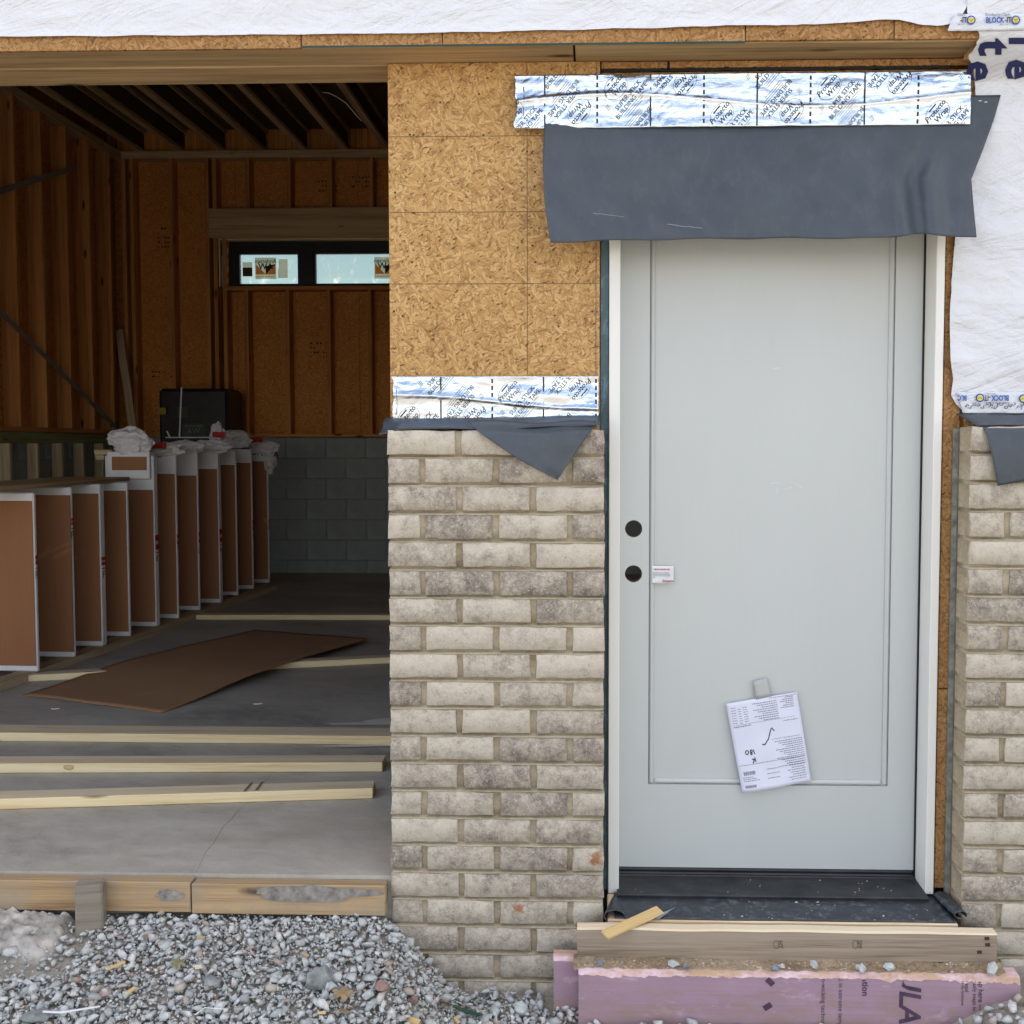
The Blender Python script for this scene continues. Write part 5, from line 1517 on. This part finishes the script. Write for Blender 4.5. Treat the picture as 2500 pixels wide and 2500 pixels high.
cl = thing('ceiling_framing', (-1, 6.5, ZC), 'dark garage ceiling of parallel joists running to the back wall', 'ceiling', kind='thing')
x0 = at(437, 365, YBACK).x; k = -5
while x0 + k * .4064 < XR:
    x = x0 + k * .4064; k += 1
    if x < XLEFT + .05: continue
    if 'JM' not in globals():
        jb = MB(); L_ = YBACK + .13 - 3.2
        jb.cbox(0, L_, -.03, .03, 0, .036, .002, 0); jb.cbox(0, L_, -.03, .03, .199, .235, .002, 0); jb.box(0.001, L_ - .001, -.005, .005, .035, .2, 1)
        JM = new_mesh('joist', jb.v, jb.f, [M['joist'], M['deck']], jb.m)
    mobj('joist', JM, cl, frame_matrix((x, 3.2, ZC), (x, YBACK + .13, ZC), (0, 0, 1)))
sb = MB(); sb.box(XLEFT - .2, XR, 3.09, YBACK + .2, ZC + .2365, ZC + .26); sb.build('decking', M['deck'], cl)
sb = MB(); sb.box(XLEFT - .2, XR, YBACK + .131, YBACK + .141, ZC + .001, ZC + .236); sb.build('rim_board', M['osb_dark'], cl)
q = [at(*p, 6.2) for p in ((787, 226), (802, 227), (822, 236), (845, 252), (862, 272), (883, 296))]
mb = MB(); mb.ring_tube(q, [.0018, .0024, .002, .002, .002, .0016], 5)
tag(mb.build('hanging_thread', M['white']), 'curved white thread hanging below the ceiling joists', 'thread')

# ------------------------------------------------------------------ back window
wd = thing('transom_window', ((WX0 + WX1) / 2, YBACK + .1, ZWB), 'long black framed transom window with stickers high on the back wall', 'window', kind='thing')
yw = YBACK + .085
ix0, ix1 = bx(557), WX1 - .03
iz0, iz1 = bz(695), bz(594)
mx0, mx1 = bx(726), bx(760)
lw = M['lumber']
beam('wood_liner', (WX0 + .006, YBACK + .07, ZWB), (WX0 + .006, YBACK + .07, ZHD0 - .001), .14, .012, (1, 0, 0), lw, wd)
beam('wood_liner', (WX0 + .013, YBACK + .07, ZHD0 - .008), (WX1, YBACK + .07, ZHD0 - .008), .139, .012, (0, 0, 1), lw, wd)
mb = MB(); t = .05
mb.box(WX0 + .0135, ix0 + t * .4, yw, yw + .06, ZWB + .001, ZHD0 - .016); mb.box(ix1, ix1 + .04, yw, yw + .06, ZWB + .001, ZHD0 - .016)
mb.box(ix0 + t * .4 + .001, ix1 - .001, yw + .001, yw + .059, ZWB + .0015, iz0 + .008); mb.box(ix0 + t * .4 + .001, ix1 - .001, yw + .001, yw + .059, iz1, ZHD0 - .0165)
mb.box(mx0, mx1, yw - .012, yw + .058, iz0 + .0085, iz1 - .0005); mb.build('frame', M['black'], wd)
for (a, b) in ((bx(578), mx0), (mx1, ix1)):
    mb = MB(); fz0, fz1 = bz(689), bz(616); w = .020
    mb.box(ix0 + t * .4 + .0005, a, yw + .004, yw + .05, iz0 + .009, iz1 - .001) if a != mx1 else mb.box(a + .0005, a + w, yw + .004, yw + .05, iz0 + .009, iz1 - .001)
    aa = a if a != mx1 else a + w
    mb.box(b - w, b - .0005, yw + .004, yw + .05, iz0 + .009, iz1 - .001)
    mb.box(aa + .0003, b - w - .0003, yw + .005, yw + .049, iz0 + .0092, fz0); mb.box(aa + .0003, b - w - .0003, yw + .005, yw + .049, fz1, iz1 - .0012)
    s_ = mb.build('sash', M['black'], wd)
    mb = MB(); mb.box(aa + .0002, b - w - .0002, yw + .022, yw + .026, fz0 + .0002, fz1 - .0002); mb.build('pane', M['glass'], s_)
def logo(px, yq):
    P = Print(); x0, x1, z0, z1 = bx(px), bx(px + 52), bz(677), bz(624); W, H = x1 - x0, z1 - z0
    P.rect(x0, x1, z0, z1, 0)
    P.build('window_sticker', lambda u, v: (u, yq, v), M['sticker'], wd)
    Q = Print(); cx = (x0 + x1) / 2; za, zb_ = z0 + .22 * H, z0 + .70 * H
    Q.tri([(x0 + .03 * W, za), (cx, za), (x0 + .03 * W, zb_)], 0); Q.tri([(cx, za), (x1 - .03 * W, za), (x1 - .03 * W, zb_)], 0)
    Q.tri([(cx, za), (x1 - .03 * W, zb_), (cx, zb_ - .1 * H)], 1)
    Q.build('sticker_colour', lambda u, v: (u, yq - .0012, v), [M['sticker_orange'], M['ink']], wd)
    Q = Print(); Q.text('Andersen', .056, cx, z0 + .83 * H, 0, 0, .008, 0, True); Q.build('sticker_lettering', lambda u, v: (u, yq - .0024, v), [M['ink'], M['orange']], wd)
    Q = Print(); Q.text('AW', .085, cx, z0 + .58 * H, 0, 0, .02, 0, True)
    Q.build('sticker_lettering', lambda u, v: (u, yq - .0024, v), [M['ink'], M['orange']], wd); Q = Print()
    u = x0 + .04 * W
    for k in range(13): Q.rect(u, u + .007, z0 + .08 * H, z0 + .13 * H, 1); u += .0148
    Q.build('sticker_lettering', lambda u, v: (u, yq - .0024, v), [M['ink'], M['orange']], wd)
logo(615, yw + .020); logo(909, yw + .020)
for (px, py, w, h, m) in ((584, 635, 24, 13, 0), (584, 648, 24, 22, 1), (673, 628, 22, 24, 0), (671, 652, 24, 22, 0)):
    P = Print(); P.rect(bx(px), bx(px + w), bz(py + h), bz(py), m)
    P.build('paper_label', lambda u, v: (u, yw + .0205, v), [M['sticker'], M['brown_print']], wd)
def rag(u, v): 
    p = at(lerp(543, 556, u) + 4 * nz(v * 6), lerp(603, 695, v), YBACK + .02)
    p.y += .02 * nz(u * 4, v * 7); return p
sheet('loose_flashing', rag, 6, 24, M['seam_tape'], wd, thick=.001)

# ------------------------------------------------------------------ window packages standing on skids
RZ = .045
A, B = atz(-60, 1702, RZ * .5), atz(676, 1434, RZ * .5)
A.z = B.z = RZ / 2
d = (B - A).normalized(); A = A - d * .5
sk = beam('wood_skid', A + Vector((-.05, 0, 0)), B + Vector((-.05, 0, 0)), .10, RZ, (0, 0, 1), [M['lumber_pale']])
tag(sk, 'long pale timber skid under the row of wrapped window packages', 'skid')
sk2 = beam('wood_skid', A + Vector((-.62, 0, 0)), B + Vector((-.62, 0, 0)), .10, RZ - .001, (0, 0, 1), [M['lumber_dirty']])
tag(sk2, 'hidden second timber skid behind the first one', 'skid')
items = [(92, 1640, 1203, 1223), (181, 1605, 1190, 1209), (251, 1578, 1182, 1205), (317, 1554, 1178, 1198), (382, 1530, 1112, 1196), (435, 1510, 1106, 1157),
         (487, 1490, 1098, 1161), (538, 1472, 1100, 1145), (580, 1454, 1098, 1135), (618, 1438, 1097, 1130), (657, 1423, 1097, 1126)]
ords = ['nearest', 'second', 'third', 'fourth', 'fifth', 'sixth', 'seventh', 'eighth', 'ninth', 'tenth', 'farthest']
marks = [(.60, .05, 'P'), (.78, .04, 'P'), (.50, .05, 'F'), None, (.45, .10, 'R'), (.45, .07, ''), (.42, .08, 'C'), (.40, .10, 'A'), None, (.42, .09, 'T'), (.40, .09, '')]
tops = []
for k, (px, pyb, pyt, pyc) in enumerate(items):
    p = atz(px, pyb, RZ + .002); W = .52 if k < 4 else .34; T = .026 + .03 * (k in (2, 4, 7))
    H = at(px - 12, pyt, p.y).z - p.z; HC = at(px - 12, pyc, p.y).z - p.z
    lab = ('%s wrapped window package from the front, brown cardboard with white edges' % ords[k]) if k else 'nearest wrapped window package, brown cardboard cut off by the left edge'
    if k == 10: lab = 'farthest wrapped window package, at the end of the row by the block wall'
    t = thing('window_package', p, lab, 'window package', 'window packages standing in a row on the skid')
    rot = Matrix.Translation(p) @ Matrix.Rotation(R(-3 + 2.2 * nz(k * 1.7)), 4, 'Z') @ Matrix.Rotation(R(.4 * nz(k * 3.1)), 4, 'X')
    mb = MB(); mb.cbox(-W, 0, 0, T, 0, H, .006); mb.build('film_wrap', M['package'], t, rot)
    bd = .006
    mb = MB(); mb.box(-W + bd, -bd * (1.0 if k != 1 else .15), -.004, .015, .032, HC); mb.build('cardboard', M['card'], t, rot)
    if marks[k]:
        P = Print(); f, h, s = marks[k]
        P.rect(.003, T - .003, H * f, H * f + h); P.rect(.008, T - .008, H * f + h * .35, H * f + h * .6, 1)
        if s: P.text(s, .06, T / 2, H * f - .06, 0, 0, .0, 2)
        P.rect(.004, T - .006, H * f - .022, H * f - .018, 2)
        o = P.build('edge_print', lambda u, v: (.0012, u, v), [M['ink_red'], M['package'], M['ink']], t)
        o.matrix_basis = WM[t.name].inverted() @ rot
    if k >= 4:
        P = Print(); s = 'CONTRACTOR'[:6] if k in (5, 10) else ''
        if s:
            P.text(s, .075, -.22 if k == 5 else -.05, H - .035, .25 if k == 5 else -.1, 0, .004)
            o = P.build('film_print', lambda u, v: (u, -.0012, v), M['ink'], t); o.matrix_basis = WM[t.name].inverted() @ rot
    tops.append((p, H, t, rot))
def crumple(name, c, sx, sy, sz, seed, mat, parent=None, sub=4, amp=.5):
    bm = bmesh.new(); bmesh.ops.create_icosphere(bm, subdivisions=sub, radius=1)
    for v in bm.verts:
        q = v.co.normalized()
        n = 1 + amp * noise.ridged_multi_fractal(q * 1.5 + Vector((seed, 0, 0)), .9, 2.1, 4, 1.0, 2.0) * .35 - amp * .4 + .25 * nz(q.x * 2.2 + seed, q.y * 2.2, q.z * 2.2)
        v.co = Vector((q.x * sx * n, q.y * sy * n, q.z * sz * n))
    me = bpy.data.meshes.new(name); bm.to_mesh(me); bm.free(); me.materials.append(mat)
    return mobj(name, me, parent, Matrix.Translation(c))
for k, px, py, sx, sz in ((4, 322, 1082, .13, .10), (4, 300, 1070, .10, .06), (5, 405, 1098, .13, .05), (6, 452, 1092, .14, .05), (7, 515, 1090, .15, .055), (8, 531, 1068, .055, .12), (9, 575, 1072, .13, .075), (10, 640, 1092, .14, .06), (10, 660, 1128, .05, .10)):
    p, H, t, rot = tops[k]; c = at(px, py, p.y + .02)
    crumple('crumpled_film', c, sx, .07, sz, px * .37, M['plastic'], t)
for k, px, py, w in ((8, 536, 1062, .05), (8, 541, 1085, .05), (5, 378, 1088, .09), (10, 620, 1075, .08)):
    p, H, t, rot = tops[k]; c = at(px, py, p.y - .055)
    sheet('red_film_print', lambda u, v: c + Vector((lerp(-w, w, u), -.02 + .02 * nz(u * 3, v * 3, px), lerp(-.022, .022, v) + .02 * nz(u * 2, px))), 8, 4, M['ink_red'], t)
# small carton on top of the fifth package, and timber blocks behind
p, H, t, rot = tops[4]
q0, q1 = at(262, 1152, p.y - .03), at(364, 1103, p.y - .03)
ct = thing('small_carton', q0, 'small white-edged brown carton resting on top of the fifth window package', 'carton')
mb = MB(); mb.cbox(q0.x, q1.x, p.y - .03, p.y + .05, q0.z - .05, q1.z, .005); mb.build('film_wrap', M['package'], ct)
a_, b_ = at(274, 1148, p.y - .03), at(358, 1115, p.y - .03)
mb = MB(); mb.box(a_.x, b_.x, p.y - .034, p.y, a_.z, b_.z); mb.build('cardboard', M['card'], ct)
for k, (a, b, lab) in enumerate((((232, 1098), (276, 1110), 'upper stub of pale timber behind the small carton'), ((228, 1111), (250, 1123), 'lower short timber stub behind the small carton'), ((250, 1106), (270, 1160), 'upright pale timber block left of the small carton'))):
    u, v = at(a[0], a[1], p.y + .07), at(b[0], b[1], p.y + .07)
    mb = MB(); mb.cbox(u.x, v.x, p.y + .053 + .04 * k, p.y + .09 + .04 * k, min(u.z, v.z) - (.0 if k < 2 else .0), max(u.z, v.z), .003)
    tag(mb.build('timber_block', M['lumber_pale']), lab, 'timber block')
# plywood strip lying over the first four packages
h = max(tops[k][0].z + tops[k][1] for k in range(4)) + .002
a, b = at(-80, 1205, tops[0][0].y - .35), at(327, 1168, tops[4][0].y - .10)
pa, pb = Vector((a.x - .08, tops[0][0].y - .6, h + .012)), Vector((b.x - .25, tops[4][0].y - .12, h + .012))
pw = thing('plywood_strip', pa, 'narrow dark plywood strip lying across the four nearest window packages', 'plywood')
for k in range(3):
    beam('ply', pa + Vector((.0, 0, -.008 + .0082 * k)), pb + Vector((.0, 0, -.008 + .0082 * k)), .46 - .003 * k, .0078, (0, 0, 1), [M['plywood']], pw, c=.0008)

# black bundle behind the packages
yc = YBACK - .55
u, v = at(388, 1066, yc), at(556, 948, yc)
bd = thing('window_bundle', (u.x, yc, 0), 'black strapped window bundle with a green label in the back corner', 'window bundle')
mb = MB(); mb.cbox(u.x, v.x, yc, yc + .4, 0, v.z, .03); mb.build('black_wrap', M['black'], bd)
def band(px0, py0, px1, py1, w, mat, name, dy=.003):
    a, b = at(px0, py0, yc - dy), at(px1, py1, yc - dy); d = (b - a).normalized(); n = Vector((-d.z, 0, d.x)) * w
    mb = MB(); mb.add([a + n, a - n, b - n, b + n], [(0, 1, 2, 3)]); o = mb.build(name, mat, bd)
    m = o.modifiers.new('thickness', 'SOLIDIFY'); m.thickness = .001
band(443, 946, 438, 1068, .007, M['white'], 'strap'); band(404, 1068, 520, 1068, .006, M['white'], 'strap', .004); band(407, 1052, 416, 1070, .008, M['white'], 'strap')
P = Print(); u, v = at(446, 1065, yc), at(500, 1034, yc); P.rect(u.x, v.x, u.z, v.z, 0)
u2, v2 = at(434, 1020, yc), at(458, 994, yc); P.rect(u2.x, v2.x, u2.z, v2.z, 0)
P.build('label_patch', lambda a, b: (a, yc - .002, b), M['green_label'], bd)
P = Print(); P.text('Andersen', .042, (u.x + v.x) / 2, v.z - .022, 0, 0, .01); P.text('AW', .075, (u.x + v.x) / 2, u.z + .045, 0, 0, .01)
P.build('label_print', lambda a, b: (a, yc - .004, b), plain('grey_print', (.16, .17, .16), .7), bd)
u, v = at(382, 1012, yc - .05), at(405, 1003, yc - .05)
mb = MB(); mb.cbox(u.x, v.x, yc - .05, yc - .045, u.z, v.z + .03, .001); mb.build('yellow_tag', plain('yellow_tag', (.30, .22, .02), .7), bd)

# leaning stud in the corner
tag(beam('leaning_stud', at(334, 1110, YBACK - .45), at(291, 805, YBACK - .03), .075, .03, (0, -1, 0), [M['lumber_pale']]), 'weathered lone stud leaning in the back left corner', 'stud')

# ------------------------------------------------------------------ timbers and cardboard on the slab
def floor_board(name, pa, pb, w, t, label, ext_l=0.0, ext_r=0.0, z=0.0, group='loose timbers on the slab'):
    a, b = atz(*pa, z + .001), atz(*pb, z + .001); d = (b - a).normalized(); a = a - d * ext_l; b = b + d * ext_r
    n = Vector((-d.y, d.x, 0)); off = n * (w / 2) + Vector((0, 0, t / 2))
    o = beam(name, a + off, b + off, w, t, (0, 0, 1), [M['lumber'], M['lumber_dirty']], None, .003, 1)
    return tag(o, label, 'board', group)
floor_board('floor_timber', (0, 1810), (948, 1819), .13, .038, 'third timber from the slab edge, running behind the brick pier', .9, .5)
fd = floor_board('floor_timber', (0, 1888), (934, 1885), .098, .038, 'second timber from the slab edge, with a large knot', .9)
fe = floor_board('floor_timber', (0, 1977), (911, 1950), .089, .038, 'nearest timber to the slab edge, slightly askew, marked with dark strokes', .8)
floor_board('floor_timber', (119, 1662), (947, 1620), .089, .036, 'timber passing under the brown cardboard sheet', .15, .7)
floor_board('floor_timber', (470, 1513), (947, 1514), .089, .036, 'farthest timber on the slab, near the block wall', 0, .8)
M['nail'] = plain('dark_smudge', (.16, .13, .10), .9)
P = Print(); kc = at(168, 1873, atz(168, 1888, 0).y)
P.disc(kc.x, kc.z, .017, .0075, 0); P.ellipse(kc.x, kc.z, .019, .009, .003, 0, 1)
kn = P.build('knot', lambda u, v: (u, kc.y - .0018, v), [M['shim'], M['plywood']], fd)
P = Print()
for a, b in (((597, 1932), (616, 1910)), ((625, 1930), (642, 1908))):
    p, q = atz(*a, .04), atz(*b, .04); P.line([(p.x, p.y), (q.x, q.y)], .010)
P.build('pencil_stroke', lambda u, v: (u, v, .0405), M['nail'], fe)
def carton(u, v):
    c = [atz(54, 1697, .004), atz(394, 1740, .004), atz(897, 1555, .045), atz(621, 1534, .045)]
    p = c[0].lerp(c[1], u).lerp(c[3].lerp(c[2], u), v)
    p.z = .004 + .042 * sstep(0, .42, v) - .012 * sstep(.55, 1, v) + .003 * nz(u * 3, v * 4) + .004 * math.sin(u * 3.1) * (1 - v)
    return p
tag(sheet('cardboard_sheet', carton, 16, 40, M['card_floor'], None, thick=.005), 'flat brown cardboard sheet lying across the garage slab', 'cardboard')
for (px, py, lab) in ((135, 1731, 'small curled white shaving on the slab below the cardboard'), (630, 1719, 'thin white sliver on the slab right of the cardboard')):
    c = atz(px, py, .004); mb = MB(); mb.ring_tube([c + Vector((-.022, .004, 0)), c, c + Vector((.02, .003, .003))], .003, 5)
    tag(mb.build('wood_shaving', M['sill_top']), lab, 'shaving')
mb = MB(); r_ = random.Random(9)
for k in range(60):
    c = atz(r_.uniform(0, 940), r_.uniform(1560, 2100), 0); s = r_.uniform(.002, .006); V, F = shapes[k % 22]
    mb.add([(c.x + q[0] * s, c.y + q[1] * s, .001 + abs(q[2]) * s * .6) for q in V], [tuple(f) for f in F])
o = mb.build('floor_debris', M['concrete_dust']); o['kind'] = 'stuff'; o['label'] = 'tiny pale crumbs scattered over the garage slab'; o['category'] = 'debris'
